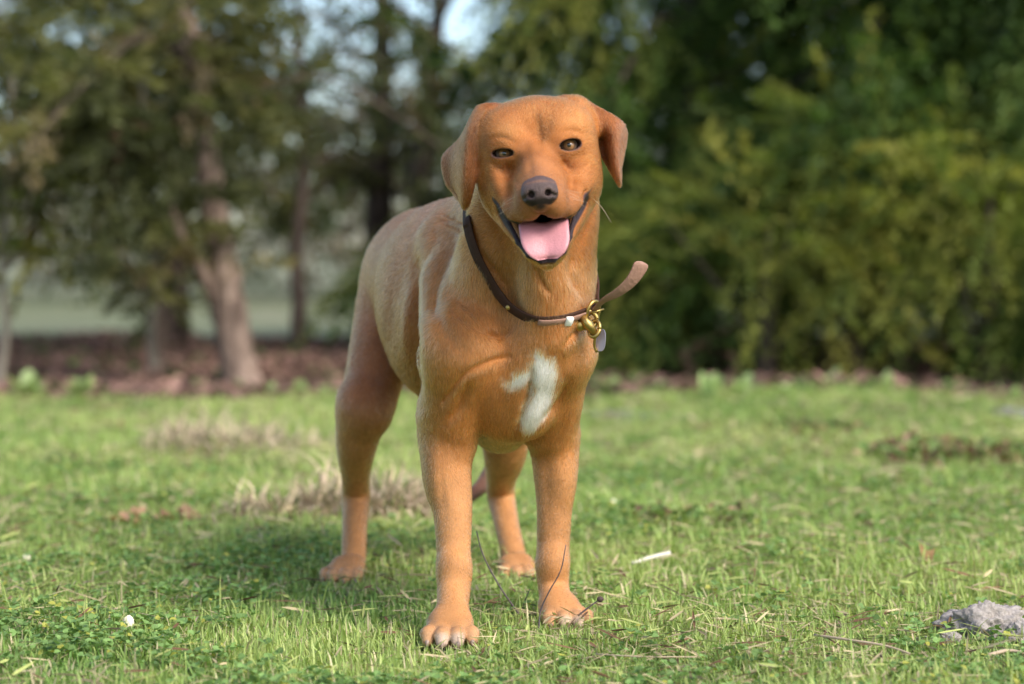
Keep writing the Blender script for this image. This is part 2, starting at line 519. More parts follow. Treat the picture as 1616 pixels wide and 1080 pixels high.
DIRT = simple_mat('dry_grey_soil', (.30, .27, .25), .95, noise=.6, scale=260, bump=1.0, spec=.1)
def clod(px, py, w_, h_, label, seed, parts=1):
    p = ground_pt(px, py); mb = MB(); r = np.random.default_rng(seed)
    mb.add(*lump(p + np.array([0, .0, h_ * .35]), (w_ / 2, w_ * .38, h_ * .62), seed, n=5))
    o = mb.build('soil_clod', DIRT, None, True, loc=p)
    return tag(o, label, 'soil clod', 'grey soil clods at lower right')


clod(1556, 1008, .095, .048, 'large grey crumbly soil clod in the grass at lower right', 71)
clod(1498, 1020, .030, .020, 'small grey clod just left of the large one', 72)
clod(1460, 1018, .024, .013, 'smallest grey clod, farthest left in its row', 73)
clod(1612, 1016, .045, .030, 'grey clod against the right side of the large one', 74)
DP = simple_mat('bare_soil', (.20, .18, .18), .95, noise=.4, scale=60, bump=1, spec=.1)
for (px, py, sx, lab, sd) in ((975, 662, .085, 'flat mound of bare grey soil beyond the dog\'s shoulder', 75), (1606, 658, .06, 'flat mound of bare grey soil at the far right lawn', 76)):
    p = ground_pt(px, py); v, f = lump(p, (sx * 1.3, sx * 2.2, .022), sd, n=4)
    tag(mesh_np('soil_mound', v, f, DP, None, True, loc=p), lab, 'soil mound', 'bare soil mounds on the lawn')

# bleached stick, twigs, petals
def stick(name, pts, r0, r1, mat, label, cat, group=None, ns=7, n=5):
    C = catmull(pts, n); v, f = tube(C, np.linspace(r0, r1, len(C)), ns, rough=.06)
    return tag(mesh_np(name, v, f, mat, None, True, loc=np.asarray(pts[0])), label, cat, group)


def on(px, py, dz=.0):
    p = ground_pt(px, py); p[2] += dz; return p
WHITE = simple_mat('bleached_wood', (.60, .56, .46), .7, noise=.2, scale=120, bump=.3)
TW = simple_mat('dark_twig', (.075, .055, .055), .7, noise=.3, scale=200, bump=.3)
STR = simple_mat('straw_stem', (.42, .32, .22), .8, noise=.25, scale=120, bump=.3)
a = W(998, 889, 2.98); b_ = W(1057, 873, 3.01)
stick('white_stick', [a, (a + b_) / 2 + np.array([0, 0, .001]), b_], .0026, .0036, WHITE, 'short bleached white stick lying right of the dog\'s front paw', 'stick')
stick('bare_twig', [W(752, 838, 2.62), W(762, 875, 2.60), W(785, 920, 2.585), W(812, 960, 2.57), W(836, 992, 2.56)], .0008, .0014, TW, 'thin dark twig leaning between the two front legs', 'twig', 'thin twigs by the forelegs')
stick('bare_twig', [W(893, 860, 2.50), W(885, 900, 2.50), W(866, 935, 2.505), W(853, 965, 2.51), W(850, 1000, 2.50)], .0006, .0012, TW, 'fine dark twig arching in front of the right foreleg', 'twig', 'thin twigs by the forelegs')
stick('bare_twig', [W(836, 930, 2.62), W(826, 955, 2.60), W(818, 985, 2.58)], .0006, .0012, TW, 'short upright twig beside the long leaning one', 'twig', 'thin twigs by the forelegs')
tw = stick('seed_stalk', [W(912, 972, 2.50), W(930, 958, 2.50), W(944, 948, 2.50)], .0012, .0009, TW, 'dark stalk with a round seed head by the right paw', 'seed stalk')
v, f = lump(W(947, 946, 2.50), (.0042, .0035, .0035), 81, .2, 3)
mesh_np('seed_head', v, f, simple_mat('seed_head', (.06, .035, .03), .8), tw, True)
SG = 'straw stems lying in the front grass'
stick('straw_stem', [on(1285, 1034, .022), on(1340, 1045, .024), on(1400, 1052, .022), on(1455, 1060, .014)], .0016, .0011, STR, 'longest pale straw stem lying below the grey clod', 'straw stem', SG)
stick('straw_stem', [on(940, 1052, .018), on(1010, 1060, .02), on(1100, 1058, .016)], .0009, .0007, STR, 'curved thin straw stem at the bottom right of the paws', 'straw stem', SG)
stick('straw_stem', [on(1560, 1062, .02), on(1590, 1056, .022), on(1616, 1057, .02)], .0022, .0018, STR, 'short thick straw stem in the bottom right corner', 'straw stem', SG)
stick('straw_stem', [on(120, 975, .018), on(200, 990, .02), on(265, 1000, .018)], .0007, .0005, STR, 'fine straw stem lying at the lower left', 'straw stem', SG)
WP = simple_mat('white_petal', (.80, .74, .56), .6, noise=.08, scale=100)
for (px, py, s, lab) in ((203, 1006, .0085, 'cream white petal standing in the lower left grass'), (42, 890, .007, 'small white petal near the left edge of the lawn'), (968, 812, .0055, 'tiny white petal right of the forelegs, far back')):
    p = on(px, py, .016); v, f = lump(p, (s * .75, s * .35, s), int(px), .25, 3)
    tag(mesh_np('white_petal', v, f, WP, None, True, loc=p), lab, 'petal', 'white petals on the lawn')
# dead leaf standing upright
p = on(1462, 900, .0)
cu = MB(); r = np.random.default_rng(5)
dd = unit(np.array([[-.35, .1, 1.0], [.55, .1, .9], [.15, 0, 1]])); nn = unit(np.array([[.3, -1, .3], [-.2, -1, .2], [.1, -1, 0]]))
nn = unit(nn - dd * (nn * dd).sum(1)[:, None])
Vv, F, own = leaflets(np.tile(p + np.array([0, 0, .008]), (3, 1)), nn, dd, np.array([.030, .024, .020]), np.array([.012, .010, .007]), .35)
tag(mesh_np('dead_leaf', Vv, F, DRY_M, None, True, {'col': ('FLOAT_COLOR', np.tile([[.36, .22, .11]], (len(Vv), 1)))}, loc=p), 'curled tan dead leaf standing up in the right lawn', 'dead leaf')


# broad-leaved weeds along the far edge of the lawn
def weed_mesh(seed, n, h):
    r = np.random.default_rng(seed)
    a = r.uniform(0, 2 * np.pi, n); tilt = r.uniform(.25, 1.1, n)
    d = unit(np.stack([np.cos(a) * np.sin(tilt), np.sin(a) * np.sin(tilt), np.cos(tilt)], 1))
    nn = unit(np.stack([-np.cos(a), -np.sin(a), .6 + 0 * a], 1)); nn = unit(nn - d * (nn * d).sum(1)[:, None])
    L = h * r.uniform(.55, 1.15, n)
    Vv, F, own = leaflets(np.zeros((n, 3)) + d * .01, nn, d, L, L * r.uniform(.35, .55, n), .2)
    c = np.array([.34, .44, .17]) * r.uniform(.7, 1.3, (n, 1)) + np.array([.03, .03, .03])
    return Vv, F, c[own]


spots = [(45, 628, .105, 'broad-leaved weed at the far left edge of the lawn'), (133, 624, .085, 'round pale weed, second from the left on the lawn edge'),
         (432, 622, .055, 'low weed on the lawn edge right of the thick trunk'), (478, 620, .060, 'low weed on the lawn edge just left of the dog'),
         (968, 622, .07, 'pale weed on the lawn edge right of the dog\'s chest'), (1036, 622, .06, 'bright weed on the lawn edge, second right of the dog'),
         (1120, 645, .085, 'leafy weed in front of the lawn edge, third right of the dog'), (1172, 640, .085, 'grey-green weed beside the leafy one on the lawn edge'),
         (1310, 622, .07, 'narrow upright weed on the lawn edge under the cedar'), (1400, 628, .06, 'low weed on the lawn edge by the thin dark trunk'),
         (1240, 640, .05, 'small weed between the grey-green and the upright weed'), (1600, 634, .06, 'weed at the far right edge of the lawn'),
         (905, 640, .05, 'small weed close behind the dog\'s right shoulder'), (215, 640, .045, 'small weed on the lawn edge near the pale sapling')]
for i, (px, py, h, lab) in enumerate(spots):
    p = ground_pt(px, py); Vv, F, c = weed_mesh(100 + i, 12 + i % 5 if i != 8 else 6, h * 1.08)
    o = mesh_np('broadleaf_weed', Vv + p, F, WEED_M, None, True, {'col': ('FLOAT_COLOR', c)}, loc=p)
    tag(o, lab, 'weed', 'broad-leaved weeds along the lawn edge')


# ---------------------------------------------------------------- trees
def bark_mat(name, a, b2, sc=30):
    m, n, bs, out = new_mat(name); L = n.links.new
    tc = n.nodes.new('ShaderNodeTexCoord'); mp_ = n.nodes.new('ShaderNodeMapping'); mp_.inputs['Scale'].default_value = (1, 1, .22)
    L(tc.outputs['Object'], mp_.inputs[0])
    nz = n.nodes.new('ShaderNodeTexNoise'); nz.inputs['Scale'].default_value = sc; nz.inputs['Detail'].default_value = 8; nz.inputs['Distortion'].default_value = .6
    L(mp_.outputs[0], nz.inputs['Vector'])
    n2 = n.nodes.new('ShaderNodeTexNoise'); n2.inputs['Scale'].default_value = 5; L(tc.outputs['Object'], n2.inputs['Vector'])
    r = n.nodes.new('ShaderNodeValToRGB'); e = r.color_ramp.elements
    e[0].position = .35; e[0].color = (*a, 1); e[1].position = .65; e[1].color = (*b2, 1); L(nz.outputs['Fac'], r.inputs[0])
    mx = n.nodes.new('ShaderNodeMix'); mx.data_type = 'RGBA'; mx.blend_type = 'MULTIPLY'; mx.inputs[0].default_value = .6
    L(r.outputs[0], mx.inputs[6]); L(n2.outputs['Color'], mx.inputs[7])
    r2 = n.nodes.new('ShaderNodeMapRange'); r2.inputs[3].default_value = .6; r2.inputs[4].default_value = 1.7; L(n2.outputs['Fac'], r2.inputs[0])
    L(r2.outputs[0], mx.inputs[7])
    L(mx.outputs[2], bs.inputs['Base Color']); bs.inputs['Roughness'].default_value = .9; bs.inputs['Specular IOR Level'].default_value = .15
    bp = n.nodes.new('ShaderNodeBump'); bp.inputs['Distance'].default_value = .02; L(nz.outputs['Fac'], bp.inputs['Height']); L(bp.outputs[0], bs.inputs['Normal'])
    return m


BARK_PINK = bark_mat('pinkish_bark', (.085, .060, .048), (.27, .20, .16))
BARK_DARK = bark_mat('dark_bark', (.045, .032, .028), (.12, .09, .075))
BARK_RED = bark_mat('red_dead_wood', (.10, .058, .042), (.25, .14, .10))
BARK_PALE = bark_mat('pale_bark', (.16, .14, .11), (.32, .28, .22))


def sprays(O, Dv, L, r, n_leaf, leaf, spread, droop):
    """leafy shoots: origins O, directions Dv, lengths L -> leaflet arrays"""
    k = len(O); t = r.random((k, n_leaf)) ** .8
    base = O[:, None] + Dv[:, None] * (L[:, None] * t)[..., None]
    base[..., 2] -= droop * (L[:, None] * t ** 2)
    off = r.normal(0, 1, (k, n_leaf, 3)) * (spread * L[:, None] * (.35 + .65 * (1 - t)))[..., None]
    off[..., 2] *= .45
    P_ = (base + off).reshape(-1, 3)
    d = unit(np.repeat(Dv, n_leaf, 0) * (1 + 6 * max(0, .1 - spread)) + r.normal(0, .5, (k * n_leaf, 3)))
    nn = unit(np.array([0, 0, 1.0]) + r.normal(0, .75, d.shape)); nn = unit(nn - d * (nn * d).sum(1)[:, None])
    Ls = leaf * r.uniform(.6, 1.4, len(P_))
    return P_, nn, d, Ls, np.repeat(np.arange(k), n_leaf)


def tree(name, label, group, trunk, bark, limbs, cols, seed, n_spray, spray_len, n_leaf=26, leaf=.035, aspect=.34, spread=.12, droop=.25,
         shell=None, cat='tree', align=0.6, color_scale=.9, thin=None, rough=.05):
    """trunk: [(point, radius)...]; limbs: list of [(point, radius)...] paths; shell: ellipsoids (centre, radii, weight) that hold more foliage"""
    r = np.random.default_rng(seed)
    base = np.array(trunk[0][0], float)
    root = empty(name, base, label, cat, group)
    C = catmull([t[0] for t in trunk], 6); R = np.interp(np.linspace(0, 1, len(C)), np.linspace(0, 1, len(trunk)), [t[1] for t in trunk])
    R = R * (1 + .06 * np.sin(np.arange(len(C)) * 1.9)) + R[0] * .3 * np.exp(-np.arange(len(C)) / 1.6)
    v, f = tube(C, R, 14, rough=rough, seed=seed); mesh_np('trunk', v, f, bark, root)
    O = []; Dv = []
    for lb in limbs:
        lm = lb[2] if len(lb) > 2 and not isinstance(lb[2], (int, float, tuple, list)) else None
        pts, rr = lb[0], lb[1]
        C = catmull(pts, 6); v, f = tube(C, np.linspace(rr, max(rr * .2, .004), len(C)), 8, rough=.08, seed=seed)
        mesh_np('limb', v, f, (lb[3] if len(lb) > 3 else (bark if rr > .03 else BARK_DARK)), root)
        if len(lb) > 2 and lb[2] == 0: continue
        m = max(4, int(n_spray * (lb[2] if len(lb) > 2 else 1)))
        i = (r.random(m) ** .7 * (len(C) - 2)).astype(int) + 1
        tg = unit(C[i] - C[i - 1])
        O.append(C[i] + r.normal(0, .05, (m, 3))); Dv.append(unit(tg * align + r.normal(0, .6 if align < 1 else .5, (m, 3)) * np.array([1, 1, .45]) + np.array([0, 0, 0 if align < 1 else -.12])))
    for (c, rad3, m) in (shell or []):
        q = unit(r.normal(0, 1, (m, 3))); u = r.random(m)[:, None] ** .45
        O.append(np.array(c) + q * u * np.array(rad3)); Dv.append(unit(q * np.array([1, 1, .35]) + r.normal(0, .35, (m, 3)) + np.array([0, 0, -.1])))
    O = np.concatenate(O); Dv = np.concatenate(Dv)
    # holes and clumps through the crown
    cl = noise3(O, 1.7, seed, 2); keep = cl > -.22; O, Dv = O[keep], Dv[keep]
    keep = O[:, 2] > gz(O[:, 0], O[:, 1]) + .12; O, Dv = O[keep], Dv[keep]
    if thin is not None:      # a lighter, open part of the crown
        q = ((O - np.array(thin[0])) / np.array(thin[1])) ** 2; keep = (q.sum(1) > 1) | (r.random(len(O)) < thin[2]); O, Dv = O[keep], Dv[keep]
    L = spray_len * r.uniform(.5, 1.4, len(O))
    n_leaf = int(n_leaf * 1.7); leaf = leaf * 1.35
    P_, nn, d, Ls, own = sprays(O, Dv, L, r, n_leaf, leaf, spread, droop)
    Vv, F, ow = leaflets(P_, nn, d, Ls, Ls * aspect, .1)
    cols = np.array(cols)
    k = np.clip((noise3(O, 2.2, seed + 9, 2) * .9 + .5) + r.normal(0, .22, len(O)), 0, .999) * (len(cols) - 1)
    i0 = np.floor(k).astype(int); fr = (k - i0)[:, None]
    cs = cols[i0] * (1 - fr) + cols[np.minimum(i0 + 1, len(cols) - 1)] * fr
    c = cs[own] * r.uniform(.7, 1.3, (len(own), 1)) * color_scale
    mesh_np('crown', Vv, F, LEAF_M, root, False, {'col': ('FLOAT_COLOR', np.clip(c[ow], .003, .9))})
    return root


def limb_fan(base, h0, h1, n, L0, L1, r0, seed, az0=0, az1=2 * math.pi, up=.1, droop=.35, wt=1.0, lean=(0, 0)):
    r = np.random.default_rng(seed); out = []
    for i in range(n):
        t = (i + r.random()) / n; h = h0 + (h1 - h0) * t; L = (L0 + (L1 - L0) * t) * r.uniform(.8, 1.15)
        a = az0 + (az1 - az0) * ((i * .618 + .15 * r.random()) % 1)
        p0 = np.array([base[0] + lean[0] * h, base[1] + lean[1] * h, h]); d = np.array([math.cos(a), math.sin(a), 0])
        pts = [p0, p0 + d * L * .35 + [0, 0, L * (up + .02)], p0 + d * L * .7 + [0, 0, L * (up * .8 - droop * .25)], p0 + d * L + [0, 0, L * (up * .5 - droop * .6)]]
        out.append((pts, r0 * (1 - .6 * t), wt))
    return out


def Wp(px, py, Y): return W(px, py, Y)


OLIVE = [(.070, .080, .040), (.10, .115, .048), (.15, .165, .06), (.23, .22, .08), (.26, .20, .12)]
GREEN = [(.036, .066, .020), (.062, .110, .026), (.095, .160, .036), (.17, .21, .050), (.25, .26, .065)]
YEL = [(.09, .13, .030), (.16, .20, .042), (.26, .27, .055), (.35, .33, .08)]
LIME = [(.08, .16, .03), (.15, .26, .05), (.24, .36, .08)]
GREY = [(.10, .09, .075), (.15, .135, .11), (.20, .17, .14)]

# left: the thick pinkish trunk, leaning
Y = 8.7
tr = [(Wp(382, 612, Y), .084), (Wp(372, 560, Y), .080), (Wp(358, 470, Y), .076), (Wp(344, 380, Y), .066), (Wp(330, 280, Y + .1), .052), (Wp(318, 170, Y + .2), .054), (Wp(292, 20, Y + .3), .050), (Wp(270, -150, Y + .4), .05), ((-1.5, 9.3, 3.3), .03), ((-1.45, 9.4, 4.6), .01)]
L_ = [([Wp(352, 490, Y), Wp(318, 430, Y - .1), Wp(285, 370, Y - .2), Wp(262, 300, Y - .3), Wp(250, 220, Y - .3)], .036, .5),
      ([Wp(325, 195, Y), Wp(285, 192, Y - .3), Wp(235, 205, Y - .4), Wp(190, 190, Y - .45), Wp(165, 215, Y - .5)], .030, 1.0, BARK_RED),
      ([Wp(178, 205, Y - .5), Wp(186, 250, Y - .5), Wp(178, 300, Y - .5), Wp(150, 362, Y - .55)], .024, .5, BARK_RED),
      ([Wp(215, 200, Y - .4), Wp(232, 232, Y - .42), Wp(258, 242, Y - .45)], .022, 0, BARK_RED),
      ([Wp(150, 175, Y - .5), Wp(110, 200, Y - .5), Wp(75, 262, Y - .5), Wp(45, 320, Y - .5), Wp(36, 360, Y - .5)], .011, .1, BARK_PALE),
      ([Wp(296, 60, Y + .2), Wp(290, 90, Y), Wp(300, 130, Y - .1)], .03, 0, BARK_DARK)]
L_ += limb_fan((-1.33, 8.95), 1.0, 4.2, 20, 1.5, .6, .014, 201, droop=.5)
tree('cedar_tree', 'thick leaning tree with pinkish bark and a broken red branch, left of the dog', 'cedar trees behind the lawn', tr, BARK_PINK, L_, OLIVE, 301, 46, .30,
     shell=[((-2.0, 8.9, 1.45), (.85, .6, .48), 190), ((-1.0, 9.0, 1.40), (.45, .5, .30), 60), ((-1.9, 8.5, .90), (.45, .4, .22), 40), ((-1.45, 8.5, .78), (.20, .2, .15), 10), ((-1.38, 8.3, 1.12), (.30, .15, .30), 26), ((-1.32, 8.4, 1.50), (.34, .2, .26), 44), ((-2.2, 8.3, 1.25), (.5, .2, .35), 50)], n_leaf=30, thin=((-.55, 8.9, 1.5), (.55, .9, .55), .2))
# pale sapling, left edge sapling
tree('young_tree', 'thin pale sapling standing left of the thick pinkish trunk', 'thin saplings at the left', [(Wp(246, 605, 8.9), .022), (Wp(240, 530, 8.9), .019), (Wp(252, 450, 8.9), .018), (Wp(236, 350, 8.9), .014), (Wp(225, 200, 8.9), .010), (Wp(230, 60, 8.9), .006)], BARK_PALE,
     [([Wp(240, 460, 8.9), Wp(200, 430, 8.8), Wp(150, 400, 8.7)], .007, .5), ([Wp(238, 380, 8.9), Wp(280, 330, 8.8), Wp(320, 320, 8.7)], .007, .5)], YEL, 302, 26, .20, n_leaf=20, leaf=.03)
tree('young_tree', 'thin grey sapling at the left edge of the photo', 'thin saplings at the left', [(Wp(-4, 615, 8.4), .022), (Wp(10, 520, 8.4), .016), (Wp(2, 430, 8.4), .014), (Wp(14, 300, 8.4), .012), (Wp(20, 100, 8.4), .008)], BARK_PALE,
     [([Wp(4, 430, 8.4), Wp(40, 400, 8.3), Wp(90, 380, 8.2)], .007, .6), ([Wp(10, 330, 8.4), Wp(60, 300, 8.3), Wp(110, 260, 8.2)], .007, .6)], YEL, 303, 26, .20, n_leaf=20, leaf=.03)
# dark slim tree between the trunk and the dog
Y = 11.0
tree('slim_tree', 'slim dark-trunked tree between the pinkish trunk and the dog', None, [(Wp(468, 575, Y), .045), (Wp(472, 480, Y), .040), (Wp(468, 400, Y), .036), (Wp(480, 250, Y), .030), (Wp(470, 50, Y), .024), ((-1.2, 11, 3.2), .01)], BARK_DARK,
     limb_fan((-1.15, 11), .95, 2.5, 10, .9, .5, .02, 202, droop=.3), OLIVE, 304, 36, .28, shell=[((-1.05, 11, 1.35), (.45, .4, .25), 40), ((-.95, 11.2, .95), (.30, .3, .13), 20)], n_leaf=26, thin=((-.9, 11, 1.9), (.9, .9, .50), .2))
# leafy trees with the sky showing through, top centre
Y = 13
tree('broadleaf_tree', 'bright green open-crowned tree with sky showing through, above the dog', None, [((-.65, Y, -.03), .09), ((-.62, Y, .9), .07), ((-.5, Y, 1.8), .05), ((-.4, Y, 3.2), .03), ((-.4, Y, 4.6), .01)], BARK_DARK,
     limb_fan((-.5, Y), 1.3, 4.2, 16, 1.5, .8, .025, 203, droop=.15, up=.3), LIME, 305, 17, .26, n_leaf=14, leaf=.05, aspect=.6, color_scale=.8)
tree('cedar_tree', 'dark olive cedar behind the dog\'s back, left of its head', 'cedar trees behind the lawn', [((-.95, 14, -.03), .10), ((-.9, 14, 1.5), .08), ((-.9, 14, 3.0), .04)], BARK_DARK,
     limb_fan((-.9, 14), .9, 1.6, 9, 1.3, 1.1, .03, 204, droop=.5), OLIVE, 306, 36, .32, shell=[((-.65, 13.8, 1.15), (.75, .5, .22), 70)], n_leaf=26, thin=((-.8, 14, 2.3), (1.4, 1.4, .75), .1))
tree('cedar_tree', 'shadowed cedar filling the far left behind the saplings', 'cedar trees behind the lawn', [((-3.3, 11.2, -.03), .10), ((-3.25, 11.2, 1.5), .08), ((-3.2, 11.2, 3.8), .02)], BARK_DARK,
     limb_fan((-3.25, 11.2), .75, 3.6, 22, 1.9, .8, .03, 205, droop=.45), OLIVE, 307, 48, .34, shell=[((-2.6, 11, 1.3), (1.1, .5, .5), 160)], n_leaf=26)
tree('cedar_tree', 'olive cedar between the thick trunk and the open-crowned tree', 'cedar trees behind the lawn', [((-2.05, 12.2, -.03), .09), ((-2.0, 12.2, 1.5), .07), ((-2.0, 12.2, 3.6), .02)], BARK_DARK,
     limb_fan((-2.0, 12.2), .9, 3.4, 18, 1.1, .6, .03, 206, droop=.4), OLIVE, 308, 40, .32, shell=[((-2.2, 12, 1.9), (.8, .5, .5), 110)], n_leaf=26, thin=((-1.1, 12.2, 2.0), (.9, 1.2, .75), .12))

# right: dense cedars with boughs sweeping to the ground
def big_cedar(x, y, h, seed, label, cols, L0=1.9, shell=None, n=34, spr=80, h0=.35, cs=1.0, thin=None):
    return tree('cedar_tree', label, 'cedar trees behind the lawn', [((x, y, -.03), .10), ((x + .03, y, h * .3), .08), ((x - .02, y, h * .65), .05), ((x, y, h), .012)], BARK_DARK,
                limb_fan((x, y), h0, h * .93, n, L0, .4, .03, seed, droop=.45), cols, seed + 100, spr, .58, shell=shell, n_leaf=40, spread=.065, align=1.2, droop=.35, leaf=.030, color_scale=cs, thin=thin)


big_cedar(.95, 10.6, 4.8, 401, 'dense green cedar directly right of the dog\'s head', GREEN, 1.7, [((.75, 10.2, 1.1), (.6, .5, .6), 170), ((.9, 10.1, .5), (.5, .4, .3), 90)])
big_cedar(1.80, 9.8, 4.4, 402, 'green cedar with yellow-tipped boughs and a thin dark trunk at the right', GREEN[:4], 1.2, [((1.65, 8.9, .95), (.55, .3, .28), 110)], h0=.55, cs=1.1)
big_cedar(2.75, 9.4, 4.6, 403, 'green cedar at the right edge of the photo', GREEN[:4], 1.2, [((2.5, 9.1, .85), (.45, .35, .35), 110)], h0=.4, cs=1.0)
big_cedar(2.2, 12.5, 5.2, 404, 'dark cedar behind the yellow-tipped one', GREEN[:3], 2.0, [((2.0, 12.2, 1.6), (1.3, .5, .8), 260)], cs=1.4)
big_cedar(3.7, 12.2, 5.0, 405, 'dark cedar farthest right, behind the one at the photo edge', GREEN[:3], 2.0, [((3.5, 12, 1.4), (1.0, .5, .8), 200)], cs=1.4)
big_cedar(.55, 13.6, 4.6, 406, 'tall green cedar standing behind the dense one right of the dog', GREEN[:4], 1.3, [((.75, 13.4, 1.5), (.6, .5, .5), 130)], thin=((-.35, 13.4, 2.2), (.8, 1.2, .7), .15))
# yellow-tipped low boughs in front
def bush(name, x, y, rx, rz, zc, n, cols, seed, label, cat='bush', group=None, leaf=.022, spray=.55, cs=1.0, nl=60):
    stems = [([(x, y, 0), (x + rx * .3 * math.cos(a), y + .1 * math.sin(a), zc * .6), (x + rx * .7 * math.cos(a), y + .25 * math.sin(a), zc + rz * .3)], .012, .3) for a in (0.3, 1.8, 3.3, 4.9)]
    return tree(name, label, group, [((x, y, -.03), .03), ((x, y, zc * .6), .02), ((x + .02, y, zc + rz * .5), .008)], BARK_DARK, stems, cols, seed, 10, spray,
                shell=[((x, y, zc), (rx, .35, rz), n)], cat=cat, color_scale=cs, leaf=leaf, n_leaf=nl, spread=.07, align=1.2, droop=.3)


BG = 'juniper bushes below the right-hand cedars'
bush('juniper_bush', 1.08, 8.65, .60, .24, .58, 150, YEL, 501, 'yellow-green juniper bush just right of the collar, low', group=BG)
bush('juniper_bush', 1.98, 8.45, .42, .34, .74, 190, YEL, 502, 'brightest yellow juniper bush at the right, reaching head height', group=BG)
bush('juniper_bush', 1.50, 8.9, .40, .15, .98, 90, YEL[:3], 506, 'olive juniper bush between the low yellow-green and the brightest one', group=BG)
bush('juniper_bush', .55, 9.3, .30, .35, .45, 70, GREEN[1:4], 503, 'green juniper bush directly behind the dog\'s right shoulder', group=BG)
bush('juniper_bush', 2.15, 8.6, .16, .10, .12, 28, LIME[:2], 504, 'small bright green bush on the ground at the far right', group=BG, spray=.16, leaf=.03, cs=.7)
bush('juniper_bush', -1.62, 9.3, .12, .22, .33, 40, OLIVE[:3], 505, 'small dark bush left of the foot of the thick trunk', group=None, spray=.18)

# dead red branches on the ground under the cedars
for i, (pts, lab) in enumerate((([Wp(1060, 565, 9.0), Wp(1110, 552, 9.0), Wp(1160, 560, 9.1), Wp(1215, 530, 9.2)], 'long dead reddish branch on the ground right of the dog'),
                               ([Wp(1095, 590, 8.8), Wp(1080, 560, 8.8), Wp(1130, 530, 8.9), Wp(1190, 505, 9.0)], 'dead reddish branch crossing the long one'),
                               ([Wp(1150, 600, 8.6), Wp(1162, 578, 8.6), Wp(1150, 556, 8.6)], 'short upright dead stub beside the red branches'))):
    stick('dead_branch', pts, .022, .010, BARK_RED, lab, 'dead branch', 'dead branches under the cedars', 8)


def far_woods():
    """woodland far behind, one mass"""
    r = np.random.default_rng(77); k = 1500
    Y = r.uniform(26, 46, k); X = r.uniform(-1, 1, k) * (.36 * Y + 2)
    top = 3.4 + 1.6 * patch(X, Y, .25, 78) + 3.5 * np.clip((X - 1) / 4, 0, 1) + 2.0 * np.clip((-X - 4.5) / 3, 0, 1)
    Z = gz(X, Y) + .35 + r.random(k) ** 1.1 * top * (Y / 36)
    O = np.stack([X, Y, Z], 1); Dv = unit(r.normal(0, 1, (k, 3)) + np.array([0, 0, .3]))
    P_, nn, d, Ls, own = sprays(O, Dv, r.uniform(.6, 1.3, k), r, 46, .16, .28, .1)
    Vv, F, ow = leaflets(P_, nn, d, Ls, Ls * .4, .1)
    pal = np.array([(.12, .10, .085), (.17, .15, .13), (.07, .10, .035), (.05, .075, .025), (.26, .21, .17)])
    ci = (np.clip(noise3(O, .35, 5, 2) + .5 + r.normal(0, .25, k), 0, .999) * 5).astype(int)
    c = pal[ci][own] * r.uniform(.7, 1.3, (len(own), 1))
    tag(mesh_np('distant_woods', Vv, F, LEAF_M, None, False, {'col': ('FLOAT_COLOR', c[ow])}), 'far hazy woodland beyond the field', 'woods', kind='stuff')


far_woods()
print('trees', round(time.time() - T0, 1))
# ================================================================ THE DOG
# one continuous surface: a signed distance field sculpted from muscles, meshed with surface nets
def axis_grid(parts):
    a = []
    for lo, hi, st in parts:
        a.append(np.arange(lo, hi - st * 0.5, st))
    a.append([parts[-1][1]])
    return np.concatenate(a).astype(np.float32)


GX = axis_grid([(-0.285, -0.105, 0.0032), (-0.105, 0.15, 0.0016)])
GY = axis_grid([(2.19, 2.49, 0.0016), (2.49, 3.2, 0.0036)])
GZ = axis_grid([(-0.02, 0.065, 0.0022), (0.065, 0.42, 0.0034), (0.42, 0.69, 0.0016)])
D = np.full((len(GX), len(GY), len(GZ)), 1.0, dtype=np.float32)


def region(lo, hi):
    s = []
    for g, a, b in zip((GX, GY, GZ), lo, hi):
        s.append(slice(max(0, int(np.searchsorted(g, a)) - 1), min(len(g), int(np.searchsorted(g, b)) + 1)))
    return tuple(s), GX[s[0]][:, None, None], GY[s[1]][None, :, None], GZ[s[2]][None, None, :]


def smin(a, b, k):
    h = np.clip(0.5 + 0.5 * (b - a) / k, 0, 1)
    return b + (a - b) * h - k * h * (1 - h)


def put(lo, hi, f, k, op='add'):
    s, X, Y, Z = region(np.asarray(lo) - k - 0.006, np.asarray(hi) + k + 0.006)
    if min(D[s].shape) == 0: return
    d = f(X, Y, Z).astype(np.float32)
    if op == 'add':
        D[s] = smin(D[s], d, k)
    else:
        D[s] = -smin(-D[s], d, k)


def f_cone(a, b, ra, rb):
    a = np.asarray(a, float); b = np.asarray(b, float); ab = b - a; L2 = float(ab @ ab)
    def f(X, Y, Z):
        t = np.clip(((X - a[0]) * ab[0] + (Y - a[1]) * ab[1] + (Z - a[2]) * ab[2]) / L2, 0, 1)
        d = np.sqrt((X - a[0] - t * ab[0]) ** 2 + (Y - a[1] - t * ab[1]) ** 2 + (Z - a[2] - t * ab[2]) ** 2)
        return d - (ra + (rb - ra) * t)
    return f


def cone(a, b, ra, rb, k=0.02, op='add'):
    a = np.asarray(a, float); b = np.asarray(b, float); r = max(ra, rb)
    put(np.minimum(a, b) - r, np.maximum(a, b) + r, f_cone(a, b, ra, rb), k, op)


def chain(pts, k=0.012, op='add'):
    P4 = catmull([np.append(np.asarray(a, float), r) for a, r in pts], 5)
    fs = [f_cone(p[:3], q[:3], p[3], q[3]) for p, q in zip(P4[:-1], P4[1:])]
    def f(X, Y, Z):
        d = fs[0](X, Y, Z)
        for g in fs[1:]: d = np.minimum(d, g(X, Y, Z))
        return d
    m = P4[:, 3].max()
    put(P4[:, :3].min(0) - m, P4[:, :3].max(0) + m, f, k, op)


